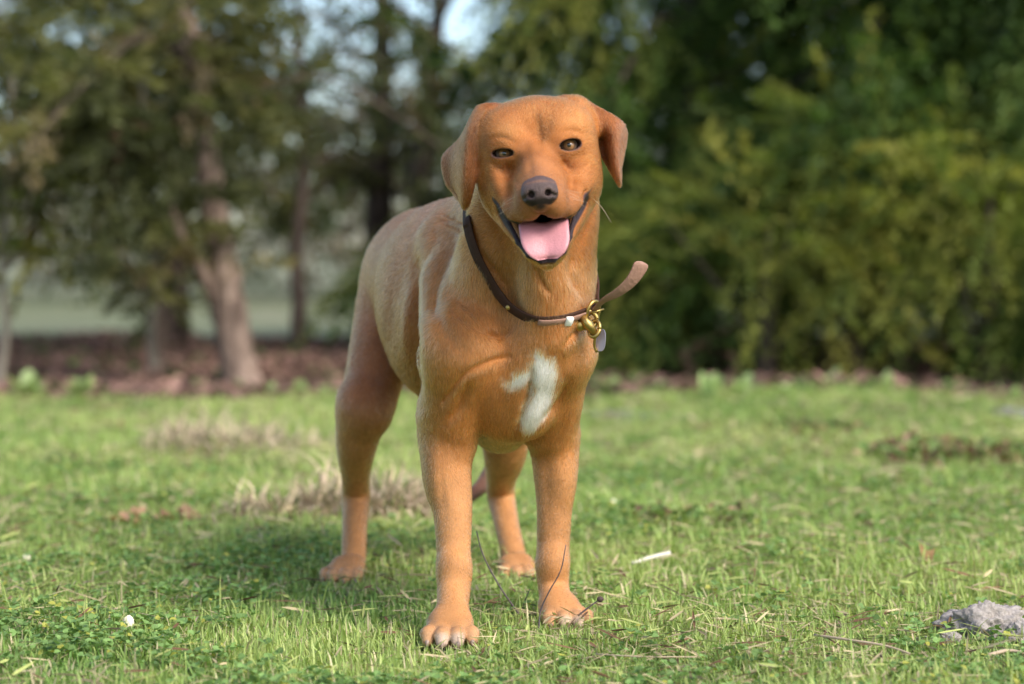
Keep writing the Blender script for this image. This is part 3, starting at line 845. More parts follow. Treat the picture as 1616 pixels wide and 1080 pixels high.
def f_ell(c, r, R=None):
    c = np.asarray(c, float); R = np.eye(3) if R is None else R      # columns of R: axes of the ellipsoid
    def f(X, Y, Z):
        dx, dy, dz = X - c[0], Y - c[1], Z - c[2]
        k0 = 0; k1 = 0
        for i in range(3):
            q = (dx * R[0, i] + dy * R[1, i] + dz * R[2, i]) / r[i]
            k0 = k0 + q * q; k1 = k1 + (q / r[i]) ** 2
        k0 = np.sqrt(k0); k1 = np.sqrt(k1) + 1e-6
        return k0 * (k0 - 1) / k1
    return f


def ell(c, r, R=None, k=0.02, op='add'):
    c = np.asarray(c, float); m = max(r)
    put(c - m, c + m, f_ell(c, r, R), k, op)


def axes(fwd, up=(0, 0, 1)):
    f = np.asarray(fwd, float); f /= np.linalg.norm(f)
    u = np.asarray(up, float); x = np.cross(f, u); x /= np.linalg.norm(x)
    return np.stack([x, f, np.cross(x, f)], axis=1)


cm = 0.01
# ---- trunk
BA = axes((-0.24, 0.97, 0.0))
ell((-0.030, 2.64, 0.398), (.084, .17, .130), BA, k=.03)                 # fore ribcage
ell((-0.064, 2.74, 0.400), (.116, .17, .142), BA, k=.03)                 # ribcage
ell((-0.098, 2.88, 0.430), (.094, .17, .104), axes((-0.24, .97, .10)), k=.05)   # loin
ell((-0.124, 3.00, 0.437), (.092, .115, .099), BA, k=.05)                # pelvis
cone((-0.150, 3.07, .49), (-0.140, 3.125, .42), .030, .018, .03)         # tail root
chain([((-0.140, 3.12, .43), .019), ((-0.11, 3.16, .32), .016), (W(775, 640, 3.17), .015), (W(790, 700, 3.14), .014), (W(770, 755, 3.11), .0125), (W(738, 788, 3.08), .008)], .01)
# ---- neck and withers
cone(W(848, 315, 2.475), W(826, 500, 2.565), .067, .094, .035)
cone(W(842, 240, 2.44), W(848, 330, 2.475), .060, .066, .03)
cone(W(835, 300, 2.52), (-0.050, 2.68, .462), .058, .070, .03)
cone((-0.03, 2.64, .475), (-0.085, 2.80, .468), .060, .062, .04)
cone(W(884, 350, 2.455), W(882, 550, 2.50), .038, .042, .022)            # right side of the neck, straight down
cone(W(790, 350, 2.47), W(770, 500, 2.52), .040, .060, .022)             # left side of the neck
cone(W(858, 395, 2.42), W(868, 520, 2.455), .030, .036, .022)            # throat
# ---- fore chest
ell(W(790, 570, 2.515), (.070, .064, .080), None, k=.028)
ell(W(846, 560, 2.485), (.042, .048, .052), None, k=.028)                 # prosternum
ell(W(834, 625, 2.515), (.038, .050, .050), None, k=.022)
cone(W(800, 640, 2.53), W(790, 665, 2.60), .046, .040, .02)              # brisket between the legs
# ---- left foreleg (image left)
cone((-0.082, 2.63, .485), W(726, 555, 2.475), .036, .052, .018)         # shoulder blade
cone(W(724, 545, 2.470), W(708, 690, 2.520), .050, .034, .014)           # upper arm
ell(W(703, 640, 2.54), (.035, .050, .052), None, k=.018)
FL = W(712, 1022, 2.44)
chain([(W(707, 690, 2.530), .0335), (W(708, 740, 2.520), .0278), (W(714, 800, 2.505), .0240), (W(716, 870, 2.492), .0205),
       (W(717, 905, 2.485), .0212), (W(715, 950, 2.458), .0192), (W(712, 990, 2.435), .0215)], .012)
# ---- right foreleg (image right)
cone((0.012, 2.62, .480), W(874, 556, 2.505), .036, .047, .018)
cone(W(874, 555, 2.505), W(870, 680, 2.570), .046, .032, .014)
ell(W(868, 650, 2.60), (.032, .048, .050), None, k=.018)
chain([(W(874, 690, 2.590), .0315), (W(874, 740, 2.590), .0262), (W(875, 800, 2.590), .0222), (W(873, 865, 2.590), .0205),
       (W(872, 895, 2.585), .0212), (W(874, 930, 2.580), .0195), (W(880, 962, 2.552), .0210)], .012)
ell(W(716, 893, 2.476), (.0195, .018, .022), None, k=.010)
ell(W(694, 735, 2.512), (.020, .028, .050), None, k=.014)
ell(W(873, 885, 2.576), (.0185, .018, .022), None, k=.010)
ell(W(886, 735, 2.585), (.018, .026, .050), None, k=.014)
# ---- left hind leg
ell((-0.176, 3.000, .390), (.050, .085, .110), BA, k=.014)
cone((-0.178, 2.97, .39), W(578, 650, 2.880), .050, .036, .014)
chain([(W(574, 635, 2.880), .038), (W(563, 700, 2.915), .0290), (W(561, 750, 2.985), .0205), (W(562, 782, 3.020), .0205),
       (W(560, 830, 2.985), .0178), (W(558, 880, 2.945), .0180), (W(555, 898, 2.930), .0185)], .014)
# ---- right hind leg
ell((-0.060, 3.010, .400), (.050, .085, .100), BA, k=.02)
cone((-0.055, 2.98, .38), W(797, 660, 2.92), .055, .040, .03)
chain([(W(797, 655, 2.920), .040), (W(797, 715, 2.960), .031), (W(791, 755, 3.030), .0220), (W(791, 785, 3.055), .0205),
       (W(800, 830, 3.010), .0178), (W(811, 878, 2.975), .0180), (W(813, 898, 2.955), .0190)], .014)


# ---- paws: four toes each, short pale claws
CLAWS = []; TOES = []
def paw(x, y, yaw, s=1.0, spread=1.0, z0=0.004):
    c, sn = math.cos(yaw), math.sin(yaw)
    def Q(a, f, u):     # a: to the image right, f: towards the camera, cm
        a *= cm * s; f *= cm * s
        return np.array([x + a * c + f * sn, y + a * sn - f * c, z0 + u * cm * s])
    cone(Q(-1.0, -1.2, 2.3), Q(-1.2, 1.2, 1.9), .018 * s, .014 * s, .012)
    cone(Q(1.0, -1.2, 2.3), Q(1.2, 1.2, 1.9), .018 * s, .014 * s, .012)
    cone(Q(0, -2.5, 1.5), Q(0, 0.5, 1.3), .018 * s, .016 * s, .012)
    for a, f in ((-2.6, 2.3), (-0.92, 3.4), (0.92, 3.4), (2.6, 2.3)):
        a *= spread
        cone(Q(a * .75, f - 1.9, 2.0), Q(a, f - .2, 1.75), .0098 * s, .0094 * s, .0032)
        cone(Q(a, f - .2, 1.75), Q(a * 1.02, f + .35, 1.05), .0092 * s, .0072 * s, .003)
        if abs(a) < 1.5 and y < 2.7: TOES.append((Q(a * 1.02, f + .5, 1.2), .011))
        CLAWS.append((Q(a * 1.03, f + .55, 1.15), Q(a * 1.06, f + 1.15, .45), .0036 * s, .0022 * s))


FEET = []
for (px, py, Y, yaw, s, sp) in ((710, 1014, 2.425, 0.03, .98, 1.0), (888, 974, 2.545, 0.30, .94, 1.0),
                                (545, 905, 2.905, -0.22, .93, .95), (817, 905, 2.93, 0.20, .93, .95)):
    p = W(px, py, Y)
    FEET.append((p[0], Y))
    paw(p[0], Y, yaw, s, sp, z0=.000)

# ---- head, in its own frame: a to the image right, f towards the camera, u up (cm from between the eyes)
ROLL, YAW = rad(6), rad(-1.5)
EYE0 = W(846, 236, 2.34)
hx = np.array([math.cos(ROLL), 0, math.sin(ROLL)])
hf = np.array([math.sin(YAW), -math.cos(YAW), 0.0])
hx -= hf * (hx @ hf); hx /= np.linalg.norm(hx)
hu = np.cross(hf, hx); hu = hu if hu[2] > 0 else -hu
HR = np.stack([hx, hf, hu], axis=1)


def H(a, f, u): return EYE0 + HR @ (np.array([a, f, u]) * cm)
def hell(c, r, k=.8, op='add', tilt=0.0, yaw=0.0, roll=0.0):
    R = HR
    M = Matrix.Rotation(rad(roll), 3, 'Y') @ Matrix.Rotation(rad(yaw), 3, 'Z') @ Matrix.Rotation(rad(tilt), 3, 'X')
    R = HR @ np.array(M)
    ell(H(*c), [q * cm for q in r], R, k * cm, op)
def hcone(a, b, ra, rb, k=.8, op='add'): cone(H(*a), H(*b), ra * cm, rb * cm, k * cm, op)
def both(f, c, *a, **kw):
    for s in (-1, 1):
        f((c[0] * s, c[1], c[2]), *a, **kw)


for s in (-1, 1):
    hell((2.5 * s, -5.8, 0.7), (4.3, 7.0, 4.9), k=1.6)            # braincase, broad and flat on top
    hell((4.3 * s, -5.6, 2.9), (2.3, 3.6, 2.7), k=1.5)            # corners of the crown
    hell((3.6 * s, -3.2, 1.7), (3.1, 3.4, 3.4), k=1.5)            # forehead
    hell((5.1 * s, -5.0, -3.0), (2.3, 4.2, 4.4), k=1.6)           # cheek
    hell((3.2 * s, -1.35, 1.95), (2.3, 1.8, 1.0), k=.6, roll=-10 * s)   # brow
    hell((4.0 * s, -2.2, -2.4), (2.0, 1.7, 1.4), k=1.0)           # under the eye
    hell((4.2 * s, -1.5, -4.6), (2.0, 2.8, 2.0), k=1.2)            # cheek above the lip corner
    hcone((1.7 * s, 1.0, -3.7), (1.25 * s, 7.2, -6.0), 2.0, 1.65, k=.8)    # side of the muzzle
    hcone((4.1 * s, -.2, -5.5), (2.85 * s, 3.6, -6.6), 1.15, 1.3, k=.6)     # flews
    hcone((3.0 * s, 3.6, -6.75), (1.5 * s, 6.9, -7.0), 1.4, 1.35, k=.8)
    hcone((3.7 * s, 1.4, -6.7), (2.6 * s, 4.6, -7.5), .95, 1.0, k=.5)
hcone((0, -1.5, -.4), (0, 3.2, -2.9), 2.2, 1.9, k=1.2)            # bridge of the nose
hcone((0, 3.0, -3.0), (0, 7.8, -5.0), 1.85, 1.6, k=1.0)
hell((0, -5.5, 3.0), (4.4, 5.0, 3.6), k=1.5)
# lower jaw and throat
LIP = [(5.95, -.3, -5.15), (5.4, .9, -6.2), (4.6, 2.1, -8.1), (3.65, 3.5, -10.5), (2.45, 4.9, -12.1), (0.95, 5.8, -12.95)]
LIP = [(a - .35, f, u) for a, f, u in LIP]
hcone((-.2, -5.0, -7.2), (-.1, 2.4, -11.7), 4.2, 1.9, k=1.6)
for s in (-1, 1):
    hcone((3.5 * s, -4, -6.4), (1.3 * s, 3.0, -11.3), 2.5, 1.3, k=1.0)
# mouth cavity
def wedge_cut():
    # closed shape between the upper and the lower lip line, opening towards the camera
    for t in np.linspace(0, 1, 7):
        y0 = -1.5 + 7.2 * t
        wd = 2.2 * (1 - t) ** .7 + 1.9
        hcone((-wd + 1.0, y0, -7.1 - 2.0 * t), (wd - 1.0, y0, -7.1 - 2.0 * t), .55 + .55 * t, .55 + .55 * t, k=.25, op='sub')
        wd2 = wd * .80
        hcone((-wd2 + 1.3, y0, -8.1 - 2.3 * t), (wd2 - 1.3, y0, -8.1 - 2.3 * t), .8 + .4 * t, .8 + .4 * t, k=.25, op='sub')
wedge_cut()
for s in (-1, 1):       # the groove of the grin between flews and lower lip
    P = [(5.5, .7, -5.35), (4.9, 2.0, -6.55), (4.0, 3.9, -8.2), (2.8, 5.7, -9.1)]
    for (a, b, r0, r1) in zip(P[:-1], P[1:], (.10, .26, .30), (.26, .30, .4)):
        gx = .97 if s < 0 else .93
        hcone((a[0] * s * gx, a[1], a[2]), (b[0] * s * gx, b[1], b[2]), r0, r1, k=.25, op='sub')
# lips of the lower jaw
LIPR = [.14, .20, .25, .30, .34, .36]
for _p in (): pass
def lipx(i, s): return LIP[i][0] * ((1, .97, .94, .93, .95, 1)[i] if s < 0 else (1, .93, .86, .84, .9, 1)[i])
for s in (-1, 1):
    for i in range(len(LIP) - 1):
        a, b = LIP[i], LIP[i + 1]
        hcone((lipx(i, s) * s, a[1], a[2]), (lipx(i + 1, s) * s, b[1], b[2]), LIPR[i], LIPR[i + 1], k=.3)
hcone((-.6, 5.8, -12.95), (.6, 5.8, -12.95), .38, .38, k=.3)
hcone((0, 4.3, -12.3), (0, 2.2, -12.2), .8, 1.2, k=.8)           # chin
# nose
NC = (-.05, 9.3, -5.4)
hell(NC, (2.1, 1.35, 1.5), k=.45)
hell((NC[0], 8.9, -4.55), (1.9, 1.3, 1.0), k=.5)
hell((NC[0], 8.75, -6.6), (1.15, 1.2, .9), k=.5)
for s in (-1, 1):
    hcone((NC[0] + .98 * s, 10.7, -5.6), (NC[0] + .85 * s, 9.6, -5.45), .40, .34, k=.25, op='sub')
    hcone((NC[0] + 1.15 * s, 10.4, -5.65), (NC[0] + 2.15 * s, 9.2, -6.0), .22, .12, k=.2, op='sub')
hcone((NC[0], 10.6, -6.3), (NC[0], 9.6, -8.4), .10, .12, k=.25, op='sub')        # philtrum
hcone((0, 0.0, 4.4), (0, 1.0, 1.6), .12, .12, k=1.2, op='sub')               # furrow between the brows
# eye sockets and lids
EYE = [(-3.72, -1.25, -.06), (3.80, -1.25, .10)]
OPEN = (.45, .63)
ER = 1.12
for (ea, ef, eu), op_, s in zip(EYE, OPEN, (-1, 1)):
    hell((ea, ef + .15, eu), (1.75, 1.5, 1.25), k=.7)
    c = (ea, ef, eu)
    hell(c, (ER + .02, ER + .02, ER + .02), k=.12, op='sub')
    # almond opening
    hell((ea - .05 * s, ef + 1.2, eu), (1.42, 1.4, op_ + .06), k=.3, op='sub', roll=-4 * s)
    hell((ea - 1.15 * s, ef + 1.3, eu - .12), (.55, .5, .22), k=.2, op='sub')


# ---- ears: thin flaps laid along a patch of control points, joined to the skull
def ear(ctrl, th, k):
    ctrl = np.array(ctrl, float)                     # (rows, cols, 3)
    rows = np.array([catmull(r, 14) for r in ctrl])
    grid = np.array([catmull(rows[:, j], 14) for j in range(rows.shape[1])])
    ncol, nrow = grid.shape[:2]
    pts = grid.reshape(-1, 3)
    v = np.tile(np.linspace(0, 1, nrow), ncol)
    rr = th[0] + (th[1] - th[0]) * v
    kd = kdtree.KDTree(len(pts))
    for i, p in enumerate(pts): kd.insert(p, i)
    kd.balance()
    lo, hi = pts.min(0) - .01, pts.max(0) + .01
    s, X, Y, Z = region(lo - k, hi + k)
    XX, YY, ZZ = np.broadcast_arrays(X, Y, Z)
    q = np.stack([XX.ravel(), YY.ravel(), ZZ.ravel()], 1)
    d = np.empty(len(q), np.float32)
    for i, p in enumerate(q.tolist()):
        _, j, dd = kd.find(p)
        d[i] = dd - rr[j]
    D[s] = smin(D[s], d.reshape(XX.shape), k)
    return pts


def P(px, py, f): return W(px, py, 2.34 - f * cm)


EARL = ear([
    [P(776, 170, -4.6), P(759, 171, -5.2), P(753, 180, -6.6), P(757, 190, -8.0)],
    [P(752, 206, -2.6), P(741, 208, -3.2), P(734, 214, -6.4), P(729, 222, -8.4)],
    [P(748, 248, -2.2), P(734, 250, -2.8), P(716, 246, -7.0), P(702, 250, -8.6)],
    [P(744, 286, -2.6), P(731, 288, -3.3), P(717, 284, -7.0), P(706, 286, -8.2)],
    [P(740, 314, -3.6), P(731, 316, -4.2), P(724, 304, -6.6), P(716, 300, -7.6)],
    [P(736, 326, -4.4), P(732, 326, -4.6), P(728, 316, -5.8), P(724, 312, -6.2)],
], (.0040, .0024), .013)
EARR = ear([
    [P(892, 158, -5.4), P(925, 166, -5.6), P(956, 180, -5.8), P(979, 195, -6.4), P(986, 212, -8.0)],
    [P(912, 168, -6.0), P(934, 186, -6.8), P(956, 197, -5.4), P(974, 211, -5.2), P(984, 228, -7.2)],
    [P(934, 196, -6.8), P(944, 212, -7.6), P(958, 222, -6.6), P(971, 236, -4.8), P(981, 246, -6.8)],
    [P(946, 222, -7.2), P(952, 238, -7.8), P(962, 250, -6.8), P(972, 260, -4.9), P(978, 264, -6.2)],
    [P(951, 240, -7.4), P(958, 256, -7.6), P(967, 270, -6.6), P(975, 280, -5.3), P(978, 280, -6.0)],
    [P(962, 262, -7.0), P(967, 270, -6.8), P(973, 282, -6.3), P(977, 290, -5.9), P(978, 290, -6.2)],
], (.0034, .0022), .012)
hcone((5.2, -5.0, 4.6), (7.0, -6.2, 2.2), 1.3, 1.0, k=1.2)     # ear roots
hcone((-5.4, -5.0, 4.2), (-7.2, -6.5, 1.6), 1.4, 1.1, k=1.2)

print('field', D.shape, round(time.time() - T0, 1))


def surface_nets():
    nx, ny, nz = D.shape
    ins = D < 0
    cnt = np.zeros((nx - 1, ny - 1, nz - 1), np.uint8)
    for dx in (0, 1):
        for dy in (0, 1):
            for dz in (0, 1):
                cnt += ins[dx:nx - 1 + dx, dy:ny - 1 + dy, dz:nz - 1 + dz]
    act = (cnt > 0) & (cnt < 8)
    ci, cj, ck = np.nonzero(act)
    idx = np.full(act.shape, -1, np.int32); idx[ci, cj, ck] = np.arange(len(ci))
    acc = np.zeros((len(ci), 3)); n = np.zeros(len(ci))
    co = [(a, b, c) for a in (0, 1) for b in (0, 1) for c in (0, 1)]
    for p in co:
        for ax in range(3):
            if p[ax] == 1: continue
            q = list(p); q[ax] = 1
            d0 = D[ci + p[0], cj + p[1], ck + p[2]]; d1 = D[ci + q[0], cj + q[1], ck + q[2]]
            m = (d0 < 0) != (d1 < 0)
            t = np.where(m, d0 / np.where(m, d0 - d1, 1), 0)
            A = np.stack([GX[ci + p[0]], GY[cj + p[1]], GZ[ck + p[2]]], 1)
            B = np.stack([GX[ci + q[0]], GY[cj + q[1]], GZ[ck + q[2]]], 1)
            acc += np.where(m[:, None], A + (B - A) * t[:, None], 0); n += m
    V = acc / n[:, None]
    quads = []
    for ax in range(3):
        sl0 = [slice(1, -1)] * 3; sl1 = [slice(1, -1)] * 3
        sl0[ax] = slice(0, -1); sl1[ax] = slice(1, None)
        a = ins[tuple(sl0)]; b = ins[tuple(sl1)]
        ch = np.nonzero(a != b)
        o = [c + 1 for c in ch]; o[ax] = ch[ax]
        fl = a[ch]
        u, v = [(1, 2), (2, 0), (0, 1)][ax]
        def cell(du, dv):
            c = [x.copy() for x in o]; c[u] -= du; c[v] -= dv
            return idx[c[0], c[1], c[2]]
        q = np.stack([cell(1, 1), cell(0, 1), cell(0, 0), cell(1, 0)], 1)
        q[~fl] = q[~fl][:, ::-1]
        quads.append(q)
    F = np.concatenate(quads)
    F = F[(F >= 0).all(1)]
    return V, F


V, F = surface_nets()
# keep the largest connected piece only, and relax once or twice
def smooth(V, F, it, lam=.5, mu=-.52):
    E = np.concatenate([F[:, [0, 1]], F[:, [1, 2]], F[:, [2, 3]], F[:, [3, 0]]])
    deg = np.bincount(E.ravel(), minlength=len(V))[:, None]
    for i in range(it * 2):
        S = np.zeros_like(V)
        for c in range(3):
            S[:, c] = np.bincount(E[:, 0], V[E[:, 1], c], len(V)) + np.bincount(E[:, 1], V[E[:, 0], c], len(V))
        V = V + (lam if i % 2 == 0 else mu) * (S / deg - V)
    return V
def islands(V, F):
    lab = np.arange(len(V))
    while True:
        m = lab[F].min(1)
        new = lab.copy()
        for c in range(4): np.minimum.at(new, F[:, c], m)
        new = new[new]
        if (new == lab).all(): return lab
        lab = new
lab = islands(V, F)
ids, cn = np.unique(lab, return_counts=True)
keep = lab == ids[np.argmax(cn)]
F = F[keep[F[:, 0]]]
mp = np.cumsum(keep) - 1
V = V[keep]; F = mp[F]
V = smooth(V, F, 3)
print('mesh', len(V), len(F), round(time.time() - T0, 1))


def ev(f, V):       # evaluate a field at points
    return f(V[:, 0], V[:, 1], V[:, 2])


def face_normals(V, F):
    n = np.cross(V[F[:, 2]] - V[F[:, 0]], V[F[:, 3]] - V[F[:, 1]])
    return n
FN = face_normals(V, F)
VN = np.zeros_like(V)
for c in range(4): np.add.at(VN, F[:, c], FN)
VN /= np.linalg.norm(VN, axis=1)[:, None] + 1e-12

# folds and muscle lines pressed into the skin: polylines in picture rows/columns at a depth, width and depth in mm
def crease(pts, Yd, wd, dp, ymax=9.0, nx=None):
    global V
    P_ = catmull(np.array([W(p[0], p[1], Yd)[[0, 2]] for p in pts]), 6)
    q = np.stack([V[:, 0] / V[:, 1] * Yd, CAM_H + (V[:, 2] - CAM_H) / V[:, 1] * Yd], 1)
    lo = P_.min(0) - wd * 4e-3; hi = P_.max(0) + wd * 4e-3
    c = np.nonzero(((q > lo) & (q < hi)).all(1) & (VN[:, 1] < .25) & (V[:, 1] < ymax))[0]
    if not len(c): return
    d = np.full(len(c), 9.0); tt = np.zeros(len(c))
    for i in range(len(P_) - 1):
        a, b = P_[i], P_[i + 1]; ab = b - a; w_ = q[c] - a
        t = np.clip((w_ @ ab) / (ab @ ab + 1e-12), 0, 1); dd = np.linalg.norm(w_ - t[:, None] * ab, axis=1)
        m = dd < d; d[m] = dd[m]; tt[m] = ((i + t) / (len(P_) - 1))[m]
    k = np.exp(-(d / (wd * 1e-3)) ** 2) * np.sin(np.clip(tt, .03, .97) * np.pi) ** .5
    V[c] -= VN[c] * (dp * 1e-3 * k)[:, None]


crease([(700, 632), (735, 592), (770, 572), (805, 560)], 2.42, 3.5, 6.8, 2.56)
crease([(705, 668), (728, 640), (742, 600)], 2.42, 6, 5.1, 2.56)
crease([(840, 585), (836, 620), (826, 655), (815, 685)], 2.42, 4.5, 8.5, 2.6)
crease([(716, 492), (745, 512), (790, 528), (812, 508)], 2.42, 4, 5.95, 2.6)
crease([(722, 470), (752, 500), (790, 540)], 2.42, 4, 3.74, 2.6)
crease([(893, 545), (912, 522), (930, 505)], 2.42, 4, 5.1, 2.6)
crease([(700, 340), (722, 346), (738, 350)], 2.5, 3, 5.95, 2.62)
crease([(704, 354), (722, 360), (740, 366)], 2.5, 3, 5.95, 2.62)
crease([(690, 375), (664, 420), (654, 480), (655, 560), (664, 640)], 2.6, 7, 8.5, 2.75)
crease([(712, 400), (690, 450), (682, 500)], 2.55, 6, 5.1, 2.7)
crease([(672, 420), (650, 480), (640, 560)], 2.65, 8, -6.8, 2.8)
crease([(735, 560), (700, 520), (690, 470)], 2.5, 8, 3.4, 2.7)
crease([(640, 410), (620, 480), (612, 560)], 2.75, 10, 4.25, 2.9)
crease([(900, 600), (880, 640), (850, 672)], 2.45, 5, 5.1, 2.6)
crease([(760, 400), (790, 440), (806, 470)], 2.42, 5, 3.4, 2.6)
crease([(846, 420), (856, 445), (870, 462)], 2.40, 4, 3.4, 2.6)
crease([(905, 400), (900, 430), (912, 460)], 2.40, 5, 3.4, 2.6)
crease([(700, 700), (697, 760), (703, 830)], 2.5, 5, 1.1, 2.6)
crease([(862, 700), (864, 760), (866, 830)], 2.55, 5, 1.1, 2.65)
crease([(798, 255), (806, 275), (818, 292)], 2.3, 3.5, 1.5, 2.4)      # below the left eye
crease([(772, 250), (790, 268), (806, 285)], 2.3, 3.5, 1.5, 2.4)
crease([(930, 252), (918, 266), (902, 268), (888, 258)], 2.3, 3.5, 1.6, 2.4)
crease([(765, 300), (772, 330), (790, 372), (812, 405)], 2.38, 5, 2.0, 2.46)
crease([(940, 300), (934, 340), (915, 385)], 2.38, 4, 2.0, 2.46)
crease([(756, 246), (768, 300), (782, 322)], 2.38, 7, 3.5, 2.46)
crease([(814, 252), (803, 285), (806, 322)], 2.3, 5, 3.6, 2.4)
crease([(886, 250), (900, 285), (904, 318)], 2.3, 5, 3.2, 2.4)
crease([(830, 228), (836, 262), (838, 280)], 2.3, 5, 1.2, 2.4); crease([(866, 226), (866, 260), (868, 280)], 2.3, 5, 1.2, 2.4)
crease([(770, 222), (790, 216), (815, 226)], 2.3, 3, 1.4, 2.4); crease([(878, 214), (900, 206), (925, 214)], 2.3, 3, 1.4, 2.4)
crease([(846, 180), (852, 215), (852, 240)], 2.3, 6, 2.2, 2.4)
crease([(770, 262), (782, 282), (796, 300)], 2.3, 8, -2.0, 2.4)
crease([(822, 190), (838, 212)], 2.3, 5, 1.5, 2.4); crease([(868, 188), (862, 212)], 2.3, 5, 1.5, 2.4)
FN = face_normals(V, F); VN[:] = 0
for c in range(4): np.add.at(VN, F[:, c], FN)
VN /= np.linalg.norm(VN, axis=1)[:, None] + 1e-12

# head coordinates of every vertex (cm)
HL = ((V - EYE0) @ HR) / cm
a_, f_, u_ = HL.T


def sstep(x, lo, hi):
    t = np.clip((x - lo) / (hi - lo), 0, 1); return t * t * (3 - 2 * t)


px_ = 808 + V[:, 0] / V[:, 1] * FPX
py_ = HOR - (V[:, 2] - CAM_H) / V[:, 1] * FPX
nA = noise3(V, 22, 1); nB = noise3(V, 90, 2); nC = noise3(V, 8, 3)


def mixc(c, d, m):
    return c * (1 - m[:, None]) + np.asarray(d)[None] * m[:, None]


# coat colour: fox-red yellow labrador, paler down the legs, white star on the chest
base = np.tile(np.array([.50, .225, .080]), (len(V), 1))
back = sstep(V[:, 1] + .25 * V[:, 2], 2.60, 2.80)
base = mixc(base, (.43, .180, .082), back)
headm = sstep(V[:, 2], .44, .50) * sstep(-V[:, 1], -2.52, -2.44)
base = mixc(base, (.49, .190, .055), headm)
legm = sstep(-V[:, 2], -.27, -.16)
base = mixc(base, (.55, .280, .120), legm)
for s in (-1, 1):   # paler below the brow, redder on the crown centre
    pass
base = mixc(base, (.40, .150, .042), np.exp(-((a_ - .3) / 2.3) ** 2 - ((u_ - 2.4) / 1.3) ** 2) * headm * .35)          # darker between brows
base = mixc(base, (.42, .200, .100), np.exp(-(a_ / 2.2) ** 2 - ((u_ + 3.4) / 2.6) ** 2) * headm * (f_ > -3) * .7)         # muzzle bridge, dusky
base = mixc(base, (.42, .190, .085), sstep(f_, 1.5, 6.0) * sstep(-u_, 3.0, 5.0) * headm * .6)
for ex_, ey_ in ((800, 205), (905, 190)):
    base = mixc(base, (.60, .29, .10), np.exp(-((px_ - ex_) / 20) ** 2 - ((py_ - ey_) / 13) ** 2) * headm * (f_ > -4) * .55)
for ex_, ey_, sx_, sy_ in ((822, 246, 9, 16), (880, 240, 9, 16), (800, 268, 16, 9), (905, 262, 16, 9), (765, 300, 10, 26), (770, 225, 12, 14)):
    base = mixc(base, (.30, .115, .045), np.exp(-((px_ - ex_) / sx_) ** 2 - ((py_ - ey_) / sy_) ** 2) * headm * (f_ > -5) * .55)  # darker round the eyes; shade beside the left cheek painted into the coat
# ears deeper red
def near_pts(P_, V, r):
    kd = kdtree.KDTree(len(P_))
    for i, p in enumerate(P_): kd.insert(p, i)
    kd.balance()
    m = np.zeros(len(V)); lo = P_.min(0) - r; hi = P_.max(0) + r
    c = np.nonzero(((V > lo) & (V < hi)).all(1))[0]
    for i in c: m[i] = max(0, 1 - kd.find(V[i])[2] / r)
    return m
earm = np.clip(np.maximum(near_pts(EARL, V, .012), near_pts(EARR, V, .012)) * 2.2, 0, 1)
base = mixc(base, (.30, .105, .034), earm * .88)
base = mixc(base, (.13, .045, .016), earm * .9 * sstep(px_, 940, 948) * sstep(-px_, -972, -958) * sstep(py_, 200, 225))  # shade inside the right ear's hollow, painted as a darker brown
base = mixc(base, (.28, .11, .048), earm * .7 * sstep(-px_, -722, -712))
base = mixc(base, (.33, .135, .065), earm * .7 * sstep(px_, 964, 974))
base *= (1 + .20 * nA + .14 * nB + .10 * nC)[:, None] * np.array([[.87, .79, .69]]) * (1 - .08 * headm - .05 * back * (1 - headm) + .05)[:, None]
# white chest marks
def stroke(pts, V, Yd):
    P_ = [W(p[0], p[1], Yd) for p in pts]
    d = np.full(len(V), 1.0)
    for i in range(len(P_) - 1):
        a, b = P_[i][[0, 2]], P_[i + 1][[0, 2]]; ra, rb = pts[i][2] / 1290, pts[i + 1][2] / 1290
        ab = b - a; q = V[:, [0, 2]] - a
        t = np.clip((q @ ab) / (ab @ ab), 0, 1)
        d = np.minimum(d, np.linalg.norm(q - t[:, None] * ab, axis=1) - (ra + (rb - ra) * t))
    return d
dW = np.minimum.reduce([
    stroke([(850, 562, 7), (857, 584, 18), (860, 612, 19), (855, 636, 14), (843, 656, 17), (838, 670, 11)], V, 2.44),
    stroke([(844, 586, 5), (824, 597, 8), (804, 608, 5)], V, 2.44),
    stroke([(834, 640, 3), (826, 668, 6), (838, 682, 6)], V, 2.44)])
wm = sstep(-(dW + .0075 * nB + .0045 * noise3(V, 260, 5)), -.0085, .0055) * (V[:, 1] < 2.53) * (V[:, 2] > .2) * (V[:, 2] < .36)
base_tan = base.copy()
base = mixc(base, (.97, .92, .87), wm)
tailm = (V[:, 1] > 3.03) & (V[:, 2] < .26) & (V[:, 0] < -.0) & (V[:, 0] > -.13)
base = mixc(base, (.16, .075, .05), tailm * sstep(-V[:, 2], -.26, -.18) * (px_ < 812 - 0) * (V[:, 1] > 3.055) * (np.abs(V[:, 0] + .04) < .045))  # shade on the hanging tail painted into its colour
# paler toes
toem = sstep(-V[:, 2], -.034, -.016)
base = mixc(base, (.62, .42, .27), toem * .35)
for tc_, tr_ in TOES:
    base = mixc(base, (.74, .64, .58), sstep(-np.linalg.norm(V - tc_, axis=1), -tr_ * 1.2, -tr_ * .6) * .42)
    base_tan = mixc(base_tan, (.74, .64, .58), sstep(-np.linalg.norm(V - tc_, axis=1), -tr_ * 1.2, -tr_ * .6) * .42)
